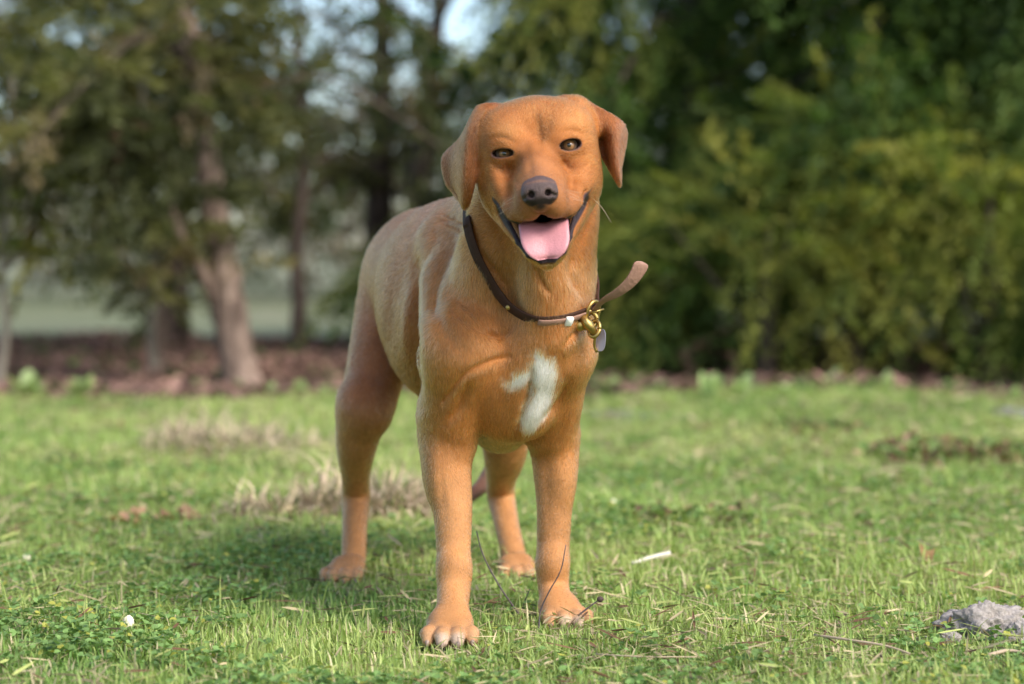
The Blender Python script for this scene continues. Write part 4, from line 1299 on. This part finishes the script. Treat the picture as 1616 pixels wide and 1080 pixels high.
# bare dark skin: nose, lips, rims of the eyes
dn = np.minimum(ev(f_ell(H(*NC), [2.1 * cm, 1.35 * cm, 1.5 * cm], HR), V), ev(f_ell(H(NC[0], 8.9, -4.55), [1.9 * cm, 1.3 * cm, 1.0 * cm], HR), V))
dn = np.minimum(dn, ev(f_ell(H(NC[0], 8.95, -6.5), [.95 * cm, 1.1 * cm, .75 * cm], HR), V))
nosem = sstep(-dn, -.0022, -.0006) * (f_ > 7.9)
dl = np.full(len(V), 1.0)
for s in (-1, 1):
    for i in range(len(LIP) - 1):
        a, b = LIP[i], LIP[i + 1]
        dl = np.minimum(dl, ev(f_cone(H(lipx(i, s) * s, a[1], a[2]), H(lipx(i + 1, s) * s, b[1], b[2]), LIPR[i] * cm, LIPR[i + 1] * cm), V))
dl = np.minimum(dl, ev(f_cone(H(-.6, 5.8, -12.95), H(.6, 5.8, -12.95), .38 * cm, .38 * cm), V))
dgr = np.minimum(stroke([(785, 324, 2.5), (791, 338, 3.5), (801, 354, 4.5), (813, 372, 4)], V, 2.325), stroke([(928, 310, 2.5), (922, 325, 3.5), (912, 341, 4.5), (901, 360, 4)], V, 2.325))
grin = sstep(-dgr, -.0012, .0010) * (f_ > -2.5) * headm
lipm = sstep(-dl, -.0026, -.0010) * sstep(u_, -13.45, -13.15)
# inside of the mouth: faces hidden behind the lip lines
cav = (f_ < 7.2) & (f_ > -3.2) & (np.abs(a_) < 5.3) & (u_ < -6.4) & (u_ > -12.6)
cavd = np.full(len(V), 1.0)
for t in np.linspace(0, 1, 7):
    y0 = -1.5 + 7.2 * t; wd = 2.2 * (1 - t) ** .7 + 1.9
    cavd = np.minimum(cavd, ev(f_cone(H(-wd + 1.0, y0, -7.1 - 2.0 * t), H(wd - 1.0, y0, -7.1 - 2.0 * t), (.55 + .55 * t) * cm, (.55 + .55 * t) * cm), V))
    wd2 = wd * .8
    cavd = np.minimum(cavd, ev(f_cone(H(-wd2 + 1.3, y0, -8.1 - 2.3 * t), H(wd2 - 1.3, y0, -8.1 - 2.3 * t), (.8 + .4 * t) * cm, (.8 + .4 * t) * cm), V))
grd = np.full(len(V), 1.0)
for s in (-1, 1):
    Pg = [(5.5, .7, -5.35), (4.9, 2.0, -6.55), (4.0, 3.9, -8.2), (2.8, 5.7, -9.1)]
    for (a, b, r0, r1) in zip(Pg[:-1], Pg[1:], (.14, .22, .36), (.22, .36, .6)):
        grd = np.minimum(grd, ev(f_cone(H(a[0] * s, a[1], a[2]), H(b[0] * s, b[1], b[2]), r0 * cm, r1 * cm), V))
cavm = np.maximum(sstep(-cavd, -.0030, -.0014), sstep(-grd, -.0024, -.0010)) * cav
eyem = np.zeros(len(V))
for (ea, ef, eu), op_, s in zip(EYE, OPEN, (-1, 1)):
    de = ev(f_ell(H(ea - .05 * s, ef + 1.2, eu), [1.44 * cm, 1.4 * cm, (op_ + .05) * cm], HR), V)
    de = np.minimum(de, ev(f_ell(H(ea - 1.15 * s, ef + 1.3, eu - .12), [.6 * cm, .6 * cm, .22 * cm], HR), V))
    eyem = np.maximum(eyem, sstep(-de, -.0026, -.0008))
clawm = np.zeros(len(V))
lipm = np.maximum(lipm, grin)
bare = np.clip(np.maximum.reduce([nosem, lipm, cavm, eyem]), 0, 1)
base = mixc(base, (.030, .017, .021), np.maximum(lipm, 0))
base = mixc(base, (.012, .008, .008), cavm * (1 - lipm))
base = mixc(base, (.085, .042, .034), eyem)
# nose: lavender grey-brown, its lit top and shaded underside painted into the colour
nosecol = (.095 + .04 * nB[:, None]) * np.array([[1.0, .66, .62]])
darker = sstep(-u_, 5.4, 6.5)[:, None]
nosecol = nosecol * (1 - .82 * darker)
base = base * (1 - nosem[:, None]) + nosecol * nosem[:, None]
base = np.clip(base, 0, 1)

# hair length (cm) and flow
hl = np.full(len(V), .85)
hl = hl * (1 - headm) + .62 * headm
muz = headm * sstep(f_, -2.0, 2.5)
hl = hl * (1 - muz) + .26 * muz
hl = hl * (1 - legm) + .50 * legm
hl = np.where(earm > .3, .50, hl)
hl = np.where(V[:, 2] < .05, .35, hl)
hl = hl + .35 * wm
neckm = sstep(V[:, 2], .36, .42) * (1 - headm) * (V[:, 1] < 2.66)
hl = hl + .35 * neckm
hl *= (1 - bare)
flow = np.zeros_like(V)
flow[:] = (-.10, .55, -.60)
nl = sstep(-V[:, 2], -.30, -.22)[:, None]
flow = flow * (1 - nl) + np.array([[0, .10, -1.0]]) * nl
fc = (sstep(-V[:, 1], -2.60, -2.52) * (1 - headm))[:, None]
flow = flow * (1 - fc) + np.array([[0, .12, -1.0]]) * fc
nosep = H(0, 9.5, -3.6)
hd = V - nosep
hd /= np.linalg.norm(hd, axis=1)[:, None]
hd = hd + np.array([[0, 0.2, 0]])
flow = flow * (1 - headm[:, None]) + hd * headm[:, None]
flow[earm > .3] = (0, .15, -1)
# swirls break the flow up
sw = np.stack([noise3(V, 14, 11, 2), noise3(V, 14, 12, 2), noise3(V, 14, 13, 2)], 1)
flow += .35 * sw * (1 - .6 * headm[:, None])

# ---- materials of the dog
def coat_mat():
    m, n, b, out = new_mat('dog_coat_skin')
    at = n.nodes.new('ShaderNodeAttribute'); at.attribute_name = 'col'
    n.links.new(at.outputs['Color'], b.inputs['Base Color'])
    br = n.nodes.new('ShaderNodeAttribute'); br.attribute_name = 'bare'
    mr = n.nodes.new('ShaderNodeMapRange'); mr.inputs[3].default_value = .75; mr.inputs[4].default_value = .48
    n.links.new(br.outputs['Fac'], mr.inputs[0]); n.links.new(mr.outputs[0], b.inputs['Roughness'])
    b.inputs['Specular IOR Level'].default_value = .25
    tc = n.nodes.new('ShaderNodeTexCoord'); vo = n.nodes.new('ShaderNodeTexVoronoi')
    vo.inputs['Scale'].default_value = 900
    n.links.new(tc.outputs['Object'], vo.inputs['Vector'])
    bp = n.nodes.new('ShaderNodeBump'); bp.inputs['Distance'].default_value = .0006
    n.links.new(br.outputs['Fac'], bp.inputs['Strength'])
    n.links.new(vo.outputs['Distance'], bp.inputs['Height']); n.links.new(bp.outputs[0], b.inputs['Normal'])
    return m


def hair_mat():
    m, n, b, out = new_mat('dog_hair')
    n.nodes.remove(b)
    at = n.nodes.new('ShaderNodeAttribute'); at.attribute_name = 'col'
    h = n.nodes.new('ShaderNodeBsdfHairPrincipled')
    h.model = 'CHIANG'; h.parametrization = 'COLOR'
    n.links.new(at.outputs['Color'], h.inputs['Color'])
    h.inputs['IOR'].default_value = 1.38
    h.inputs['Roughness'].default_value = .36
    h.inputs['Radial Roughness'].default_value = .55
    n.links.new(h.outputs[0], out.inputs['Surface'])
    return m


DOG0 = np.array([-0.06, 2.70, 0.0])
dog = mesh_np('dog', V, F, coat_mat(), None, True,
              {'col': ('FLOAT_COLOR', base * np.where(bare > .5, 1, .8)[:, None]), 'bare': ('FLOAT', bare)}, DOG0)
tag(dog, 'fox-red labrador standing on the lawn with mouth open and pink tongue out', 'dog')

def surf_y(px, py, r_=7):
    q = (np.abs(808 + V[:, 0] / V[:, 1] * FPX - px) < r_) & (np.abs(HOR - (V[:, 2] - CAM_H) / V[:, 1] * FPX - py) < r_)
    return float(np.percentile(V[q, 1], 3)) if q.any() else 2.45


# ---- coat: individual short hairs combed over the surface
def make_coat(N, seed=5):
    r = np.random.default_rng(seed)
    tri = np.concatenate([F[:, [0, 1, 2]], F[:, [0, 2, 3]]])
    A, B, C_ = V[tri[:, 0]], V[tri[:, 1]], V[tri[:, 2]]
    ar = np.linalg.norm(np.cross(B - A, C_ - A), axis=1)
    wt = 1 + 1.6 * headm[tri[:, 0]]
    wt *= np.where(VN[tri[:, 0], 1] > .75, .35, 1.0)
    p = ar * wt; p /= p.sum()
    t = r.choice(len(tri), N, p=p)
    u = r.random(N); v = r.random(N); fl = u + v > 1; u[fl] = 1 - u[fl]; v[fl] = 1 - v[fl]
    wA, wB, wC = (1 - u - v)[:, None], u[:, None], v[:, None]
    T = tri[t]
    def lerp(X): 
        if X.ndim == 1: return (X[T[:, 0]] * wA[:, 0] + X[T[:, 1]] * wB[:, 0] + X[T[:, 2]] * wC[:, 0])
        return X[T[:, 0]] * wA + X[T[:, 1]] * wB + X[T[:, 2]] * wC
    pos = lerp(V); nor = lerp(VN); nor /= np.linalg.norm(nor, axis=1)[:, None]
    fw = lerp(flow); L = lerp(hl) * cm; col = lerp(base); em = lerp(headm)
    ok = L > .0012
    pos, nor, fw, L, col, em = pos[ok], nor[ok], fw[ok], L[ok], col[ok], em[ok]
    n = len(pos)
    tg = fw - nor * (fw * nor).sum(1)[:, None]
    tg /= np.linalg.norm(tg, axis=1)[:, None] + 1e-9
    tg += r.normal(0, .11, (n, 3))
    L = L * r.uniform(.65, 1.15, n)
    spots_ = [W(x, y, surf_y(x, y)) for x0, sgn in ((824, -1), (884, 1)) for x, y in [(x0 + sgn * (i * 7 + (j % 2) * 3), 322 + j * 6 - i * 2) for i in range(4) for j in range(3)]]
    for q_ in spots_:
        dd_ = np.linalg.norm(pos - q_, axis=1); col = np.where((dd_ < .0013)[:, None], col * .38, col)
    lift = r.uniform(.07, .24, n)[:, None]
    p0 = pos - nor * .0004
    d1 = tg + nor * (lift + .15); d1 /= np.linalg.norm(d1, axis=1)[:, None]
    d2 = tg + nor * (lift * .35 - .05); d2 /= np.linalg.norm(d2, axis=1)[:, None]
    p1 = p0 + d1 * L[:, None] * .5; p2 = p1 + d2 * L[:, None] * .5
    P_ = np.stack([p0, p1, p2], 1).reshape(-1, 3) - DOG0
    hc = bpy.data.hair_curves.new('fur')
    hc.add_curves([3] * n)
    hc.points.foreach_set('position', P_.astype(np.float32).ravel())
    ra = hc.attributes.get('radius') or hc.attributes.new('radius', 'FLOAT', 'POINT')
    w0 = .00017 * (1 - .25 * em)
    ra.data.foreach_set('value', np.stack([w0, w0 * .85, w0 * .15], 1).astype(np.float32).ravel())
    ca = hc.attributes.new('col', 'FLOAT_COLOR', 'CURVE')
    j = (r.normal(1, .25, n) * (1 + .22 * noise3(pos, 130, 33, 2)))[:, None]
    warm = r.normal(0, .05, n)[:, None]
    wv = lerp(wm)[ok]; tn = lerp(base_tan)[ok]; pick = (r.random(n) < sstep(wv, .15, .85))[:, None]
    col = np.where((wv > .02)[:, None], np.where(pick, np.array([.97, .93, .88]), tn), col)
    c = np.clip(col * j * np.concatenate([1 + warm * .3, 1 + 0 * warm, 1 - warm], 1), .005, .92)
    ca.data.foreach_set('color', np.concatenate([c, np.ones((n, 1))], 1).astype(np.float32).ravel())
    hc.materials.append(hair_mat())
    o = bpy.data.objects.new('fur', hc)
    COL.objects.link(o); o.parent = dog
    return n


print('hairs', make_coat(HAIRS), round(time.time() - T0, 1))

# ---- eyes
def eye_mat():
    m, n, b, out = new_mat('dog_eyeball')
    tc = n.nodes.new('ShaderNodeTexCoord'); ln = n.nodes.new('ShaderNodeVectorMath'); ln.operation = 'LENGTH'
    mp_ = n.nodes.new('ShaderNodeMapping'); mp_.vector_type = 'POINT'
    sep = n.nodes.new('ShaderNodeSeparateXYZ'); cb = n.nodes.new('ShaderNodeCombineXYZ')
    n.links.new(tc.outputs['Object'], sep.inputs[0]); n.links.new(sep.outputs[0], cb.inputs[0]); n.links.new(sep.outputs[2], cb.inputs[2])
    n.links.new(cb.outputs[0], ln.inputs[0])
    cr = n.nodes.new('ShaderNodeValToRGB'); mr = n.nodes.new('ShaderNodeMapRange')
    mr.inputs[2].default_value = .0112
    n.links.new(ln.outputs['Value'], mr.inputs[0]); n.links.new(mr.outputs[0], cr.inputs[0])
    e = cr.color_ramp.elements
    e[0].position = 0; e[0].color = (.004, .003, .003, 1); e[1].position = 1; e[1].color = (.14, .10, .08, 1)
    for p, c in ((.19, (.004, .003, .003, 1)), (.25, (.26, .13, .055, 1)), (.48, (.30, .155, .065, 1)), (.58, (.12, .06, .03, 1)), (.66, (.17, .12, .095, 1))):
        x = e.new(p); x.color = c
    n.links.new(cr.outputs[0], b.inputs['Base Color'])
    b.inputs['Roughness'].default_value = .06; b.inputs['Coat Weight'].default_value = 1.0; b.inputs['Coat Roughness'].default_value = .02
    return m


EM = eye_mat()
for (ea, ef, eu) in EYE:
    me = bpy.data.meshes.new('eye')
    import bmesh
    bm = bmesh.new(); bmesh.ops.create_uvsphere(bm, u_segments=32, v_segments=24, radius=ER * cm)
    for v_ in bm.verts:     # a slight cornea
        d = math.hypot(v_.co.x, v_.co.z)
        if v_.co.y < 0 and d < .0062: v_.co.y -= .0010 * (1 - (d / .0062) ** 2)
    for f2 in bm.faces: f2.smooth = True
    bm.to_mesh(me); bm.free(); me.materials.append(EM)
    o = bpy.data.objects.new('eye', me); COL.objects.link(o); o.parent = dog
    o.location = Vector(H(ea, ef, eu)) - Vector(DOG0)

# ---- tongue
TM = simple_mat('wet_tongue', (.52, .22, .245), .45, noise=.10, scale=500, bump=.35, spec=.5)
ctr = [(0, -1.0, -8.8), (0, 1.5, -8.75), (0, 3.7, -8.95), (0, 5.15, -9.8), (0.02, 5.8, -11.1), (0.05, 6.15, -12.0), (0.05, 6.1, -12.75)]
wd = [2.2, 2.6, 2.8, 2.8, 2.7, 2.25, 1.2]
Cc = catmull(ctr, 6); Wd = catmull(np.array(wd)[:, None], 6)[:, 0]
Tg = np.gradient(Cc, axis=0); Tg /= np.linalg.norm(Tg, axis=1)[:, None]
Nn = np.stack([0 * Tg[:, 0], -Tg[:, 2], Tg[:, 1]], 1)
ns = 22; Vt = []
for i in range(len(Cc)):
    for k in range(ns):
        a = 2 * math.pi * k / ns
        x = math.cos(a); y = math.sin(a)
        th = .42 * (1 if i < len(Cc) - 4 else [.95, .8, .6, .35][i - len(Cc) + 4])
        up = th * np.sign(y) * abs(y) ** .8
        cup = .55 * (x * x) - (.45 * math.exp(-(x / .15) ** 2) if y > 0 else 0)
        p = Cc[i] + np.array([x * Wd[i], 0, 0]) + Nn[i] * (up + cup)
        Vt.append(H(*p))
Vt = np.array(Vt); Ft = []
for i in range(len(Cc) - 1):
    for k in range(ns):
        Ft.append((i * ns + k, (i + 1) * ns + k, (i + 1) * ns + (k + 1) % ns, i * ns + (k + 1) % ns))
c0 = len(Vt); Vt = np.vstack([Vt, Vt[-ns:].mean(0)])
ecap = [(c0, (len(Cc) - 1) * ns + (k + 1) % ns, (len(Cc) - 1) * ns + k) for k in range(ns)]
mesh_np('tongue', Vt, [np.array(Ft), np.array(ecap)], TM, dog, True)

# ---- claws
CM = simple_mat('pale_claw', (.26, .18, .14), .35, noise=.2, scale=300)
for a, b, ra, rb in CLAWS:
    mid = (a + b) / 2 + np.array([0, -.0012, .0012])
    vv, ff = tube(catmull([a, mid, b], 3), [ra, ra * .98, ra * .9, ra * .82, ra * .7, ra * .55, rb * .7], 10)
    mesh_np('claw', vv, ff, CM, dog)

# ---- whiskers
r = np.random.default_rng(3)
WM = simple_mat('whisker_hair', (.55, .42, .30), .4)
for s in (-1, 1):
    for i in range(7):
        a0 = (s * (2.6 + .25 * (i % 3)), 4.2 + 1.0 * (i // 3), -5.3 - .5 * (i % 3))
        dr = np.array([s * 1.0, .15 - .25 * r.random(), -.45 + .4 * r.random()]); dr /= np.linalg.norm(dr)
        L = r.uniform(1.2, 2.6)
        Pw = [H(*(np.array(a0) + dr * L * t + np.array([0, 0, -.35 * t * t * L * .4]))) for t in np.linspace(0, 1, 5)]
        vv, ff = tube(np.array(Pw), np.linspace(.00018, .00006, 5), 4)
        mesh_np('whisker', vv, ff, WM, dog)
vv, ff = tube(catmull([W(936, 314, 2.36), W(950, 328, 2.34), W(965, 352, 2.33)], 4), np.linspace(.00032, .00012, 9), 5)
mesh_np('whisker', vv, ff, WM, dog)
print('dog done', round(time.time() - T0, 1))

# ---------------------------------------------------------------- the collar, worn low on the neck
LEATHER = simple_mat('dark_leather', (.050, .022, .014), .75, noise=.35, scale=180, bump=.5, spec=.2)
LEATHER2 = simple_mat('brown_leather', (.30, .165, .120), .7, noise=.2, scale=220, bump=.5)
BRASS = simple_mat('brass', (.46, .32, .11), .40, metal=1.0, noise=.15, scale=150)
STEEL = simple_mat('steel', (.88, .87, .85), .4, metal=.25, noise=.06, scale=100)
pA, pF, pR = W(744, 378, 2.50), W(850, 503, surf_y(850, 503)), W(934, 478, 2.47)
nrm_ = unit(np.cross(pR - pF, pA - pF)); nrm_ = nrm_ if nrm_[2] > 0 else -nrm_
cc0 = (pA + pF + pR) / 3; ss = 0
print('collar plane', nrm_, cc0, ss)
m = (np.abs((V - cc0) @ nrm_) < .004) & (V[:, 2] > .34) & (V[:, 1] < 2.76) & ((near_pts(EARL, V, .02) + near_pts(EARR, V, .02)) == 0)
e1 = unit(np.cross(nrm_, [0, 1, 0])); e2 = np.cross(nrm_, e1)
Q2 = np.stack([(V[m] - cc0) @ e1, (V[m] - cc0) @ e2], 1)
cen = (Q2.min(0) + Q2.max(0)) / 2; an = np.arctan2(Q2[:, 1] - cen[1], Q2[:, 0] - cen[0]); rd = np.linalg.norm(Q2 - cen, axis=1)
nb = 72; prof = np.array([rd[(np.abs((an - a + np.pi) % (2 * np.pi) - np.pi) < .09)].max(initial=0) for a in np.linspace(-np.pi, np.pi, nb, endpoint=False)])
prof[prof == 0] = np.median(prof)
for _ in range(14): prof = np.maximum(prof * .5 + .25 * (np.roll(prof, 1) + np.roll(prof, -1)), prof * .985)
print('collar r', prof.min(), prof.max())
ang = np.linspace(-np.pi, np.pi, nb, endpoint=False)
def ring_pt(a, off=0.0, lift=0.0):
    r_ = np.interp(a, np.append(ang, np.pi), np.append(prof, prof[0]))
    return cc0 + e1 * (cen[0] + (r_ + off) * np.cos(a)) + e2 * (cen[1] + (r_ + off) * np.sin(a)) + nrm_ * lift
collar0 = cc0 + e1 * cen[0] + e2 * cen[1]
collar = empty('dog_collar', collar0, 'dark leather collar with brass fittings around the dog\'s neck', 'collar')


def band(path, normals, up, w_, th, closed=False):
    n = len(path); Vb = []
    for p, nn_, u_ in zip(path, normals, up):
        for (a, b) in ((-.5, 0), (-.44, 1), (.44, 1), (.5, 0), (.44, -.4), (-.44, -.4)):
            pass
    sec = [(-.5, .15), (-.42, .5), (.42, .5), (.5, .15), (.42, -.5), (-.42, -.5)]
    w_ = np.broadcast_to(w_, (n,))
    for i in range(n):
        for a, b in sec: Vb.append(path[i] + up[i] * (a * w_[i]) + normals[i] * (b * th))
    k = len(sec); Fb = []
    for i in range(n if closed else n - 1):
        j = (i + 1) % n
        for q in range(k): Fb.append((i * k + q, i * k + (q + 1) % k, j * k + (q + 1) % k, j * k + q))
    Vb = np.array(Vb); out = [np.array(Fb)]
    if not closed:
        out.append(np.array([(q, 0, q + 1) for q in range(1, k - 1)] + [((n - 1) * k, (n - 1) * k + q, (n - 1) * k + q + 1) for q in range(1, k - 1)]))
    return Vb, out


fr_px = [(739, 352), (744, 374), (753, 400), (767, 429), (784, 457), (803, 480), (825, 496), (850, 505), (880, 504), (906, 498), (930, 488), (938, 482)]
fr = np.array([W(x, y, surf_y(x, y, 6)) for x, y in fr_px])
for _ in range(2): fr[1:-1, 1] = .5 * fr[1:-1, 1] + .25 * (fr[:-2, 1] + fr[2:, 1])
fr = catmull(fr, 5)
fa = np.unwrap(np.arctan2((fr - collar0) @ e2, (fr - collar0) @ e1))
if fa[-1] < fa[0]: fr, fa = fr[::-1], fa[::-1]
def outside(p, c):
    """first point of the skin seen from far along the ray from c through p"""
    d = unit(p - c)
    for r_ in np.arange(.20, .01, -.0012):
        q = c + d * r_
        i_ = [min(len(g) - 1, max(0, int(np.searchsorted(g, v_)))) for g, v_ in zip((GX, GY, GZ), q)]
        if D[i_[0], i_[1], i_[2]] < .0015: return q
    return p
E0, E1 = (fr[-1], fr[0]) if fr[-1][0] > fr[0][0] else (fr[0], fr[-1])     # right end, left end
raw = catmull([E0, (.106, 2.52, .420), (.090, 2.575, .465), (.045, 2.605, .535), (-.005, 2.60, .565), (-.045, 2.57, .550), E1], 7)[1:-1]
back = [outside(p, np.array([.015, 2.535, .470])) for p in raw]
back = np.array([E0] + back + [E1])
for _ in range(8): back[1:-1] = .5 * back[1:-1] + .25 * (back[:-2] + back[2:])
back = back[1:-1]
if fr[-1][0] <= fr[0][0]: back = back[::-1]
path = np.vstack([fr, np.array(back)])
ctr_ = path.mean(0)
tgp = unit(np.roll(path, -1, 0) - np.roll(path, 1, 0))
nor = unit(path - ctr_); nor = unit(nor - tgp * (nor * tgp).sum(1)[:, None])
for _ in range(4): nor = unit(nor + np.roll(nor, 1, 0) + np.roll(nor, -1, 0))
upv = np.cross(tgp, nor); upv = upv * np.sign(upv[:, 2:3])
path = path + nor * .0022
vb, fb = band(path, nor, upv, .0165, .0030, True)
mesh_np('strap', vb, fb, LEATHER, collar)
def ang_of(px, py):
    best = min(np.linspace(-np.pi, np.pi, 721)[:-1], key=lambda a: (lambda p: (808 + p[0] / p[1] * FPX - px) ** 2 + (HOR - (p[2] - CAM_H) / p[1] * FPX - py) ** 2 + (1e6 if p[1] > collar0[1] else 0))(ring_pt(a, .004)))
    return best
def front_pt(x_, off=0.0, lift=0.0):
    i = int(np.argmin(np.abs(808 + fr[:, 0] / fr[:, 1] * FPX - x_) + 50 * (fr[:, 2] > .45)))
    o_ = np.argsort(808 + fr[:, 0] / fr[:, 1] * FPX)
    xs_ = (808 + fr[:, 0] / fr[:, 1] * FPX)[o_]
    p = np.array([np.interp(x_, xs_, fr[o_][:, c]) for c in range(3)])
    n__ = unit(p - ctr_); return p + n__ * (off + .002) + np.array([0, 0, 1.]) * lift
path = np.array([front_pt(x_, .0050, .0015) for x_ in np.linspace(848, 934, 14)]); nor = np.array([unit(p - collar0) for p in path])
vb, fb = band(path, nor, np.tile(nrm_, (14, 1)), .0085, .0022)
mesh_np('strap_end', vb, fb, LEATHER2, collar)
# keeper loop: light metal
def block(c, ax_n, ax_u, w_, h_, t_):
    s_ = unit(np.cross(ax_n, ax_u)); sec = []
    for a, b in ((-1, -.8), (-.8, -1), (.8, -1), (1, -.8), (1, .8), (.8, 1), (-.8, 1), (-1, .8)): sec.append((a, b))
    Vb = []
    for d, k_ in ((-1, .9), (-.7, 1), (.7, 1), (1, .9)):
        for a, b in sec: Vb.append(c + s_ * a * w_ / 2 * k_ + ax_u * b * h_ / 2 * k_ + ax_n * d * t_ / 2)
    Fb = []
    for i in range(3):
        for q in range(8): Fb.append((i * 8 + q, i * 8 + (q + 1) % 8, i * 8 + 8 + (q + 1) % 8, i * 8 + 8 + q))
    T_ = [(0, q + 1, q) for q in range(1, 7)] + [(24, 24 + q, 24 + q + 1) for q in range(1, 7)]
    return np.array(Vb), [np.array(Fb), np.array(T_)]


pk = front_pt(893, .0065, .001); nk = unit(pk - collar0)
vb, fb = block(pk, nk, nrm_, .0095, .0125, .005); mesh_np('keeper', vb, fb, STEEL, collar)
def torus_at(c, nrm__, R_, r_, sx=1.0, sy=1.0, ref=(0, 0, 1), n=28, arc=(0, 2 * math.pi)):
    nrm__ = unit(np.asarray(nrm__, float)); a_x = unit(np.cross(ref, nrm__)); a_y = np.cross(nrm__, a_x)
    th = np.linspace(arc[0], arc[1], n)
    return tube([c + a_x * math.cos(t) * R_ * sx + a_y * math.sin(t) * R_ * sy for t in th], r_, 8)


pb = front_pt(930, .008, 0); nbk = unit(pb - collar0 + np.array([0, -.03, 0]))
vb, fb = torus_at(pb + np.array([-.003, -.002, .002]), nbk + np.array([.3, 0, .2]), .0115, .0024, 1.0, 1.25, nrm_); mesh_np('buckle', vb, fb, BRASS, collar)
vb, fb = tube([pb + np.array([-.012, -.005, .001]), pb + np.array([0, -.008, .003]), pb + np.array([.010, -.004, .006])], .0014, 7); mesh_np('buckle_pin', vb, fb, BRASS, collar)
pr = front_pt(804, .0030); nr_ = unit(pr - collar0)
vb, fb = lump(pr, (.0032, .002, .0032), 91, .08, 3); mesh_np('rivet', vb, fb, BRASS, collar)
# ring and snap hanging below the buckle, with the tag
D0 = W(930, 506, pb[1] - .007)
vb, fb = torus_at(D0 + np.array([-.003, 0, .001]), (.2, -1, .1), .0115, .0028, 1.1, .9); mesh_np('ring', vb, fb, BRASS, collar)
vb, fb = torus_at(D0 + np.array([.006, -.003, -.010]), (-.5, -1, .4), .0085, .0024, .8, 1.2); mesh_np('ring', vb, fb, BRASS, collar)
vb, fb = tube([W(917, 497, D0[1] - .004), W(928, 512, D0[1] - .008), W(940, 528, D0[1] - .004)], [.0045, .0066, .0040], 12); mesh_np('snap_hook', vb, fb, BRASS, collar)
vb, fb = lump(W(915, 514, D0[1] - .002), (.0072, .0055, .0070), 92, .06, 3); mesh_np('bell', vb, fb, BRASS, collar)
TAGM = simple_mat('tag_metal', (.34, .30, .36), .42, metal=.6, noise=.12, scale=120)
def slab(outline, c, ax_x, ax_y, th):
    n = len(outline); nz_ = unit(np.cross(ax_x, ax_y)); Vb = [c + ax_x * x + ax_y * y + nz_ * s * th / 2 for s in (-1, 1) for x, y in outline]
    Fb = [(i, (i + 1) % n, n + (i + 1) % n, n + i) for i in range(n)]
    T_ = [(0, i + 1, i) for i in range(1, n - 1)] + [(n, n + i, n + i + 1) for i in range(1, n - 1)]
    return np.array(Vb), [np.array(Fb), np.array(T_)]
tt = np.linspace(0, 2 * np.pi, 26)[:-1]
out = [(.0062 * np.sign(math.cos(t)) * abs(math.cos(t)) ** .7, .0135 * np.sign(math.sin(t)) * abs(math.sin(t)) ** .7) for t in tt]
tgc = W(948, 537, D0[1] + .002)
vb, fb = slab(out, tgc, unit(np.array([.9, -.45, 0])), unit(np.array([.05, 0, 1.])), .0018); mesh_np('tag', vb, fb, TAGM, collar, False)
vb, fb = tube(catmull([W(940, 528, D0[1] - .004), W(938, 545, D0[1]), W(942, 556, D0[1] + .002)], 3), .0018, 7); mesh_np('tag_link', vb, fb, BRASS, collar)
# free end of the strap sticking out and curling up
pts = catmull([pb + np.array([-.004, -.001, .002]), W(952, 475, 2.415), W(975, 462, 2.400), W(996, 444, 2.392), W(1009, 424, 2.388), W(1013, 413, 2.387)], 10)
n_ = len(pts); tq = np.linspace(0, 1, n_)
tg = unit(np.gradient(pts, axis=0)); fw = unit(np.tile([[.25, -.9, -.35]], (n_, 1))); fw = unit(fw - tg * (fw * tg).sum(1)[:, None]); up_ = np.cross(tg, fw)
wdt = np.interp(tq, [0, .25, .6, .80, .87, .92, .96, .985, 1], [.006, .0095, .0160, .0195, .0195, .0182, .0148, .0100, .0035])
vb, fb = band(pts, fw, up_, wdt, .0018); mesh_np('strap_tip', vb, fb, LEATHER2, collar)
print('collar done', round(time.time() - T0, 1))
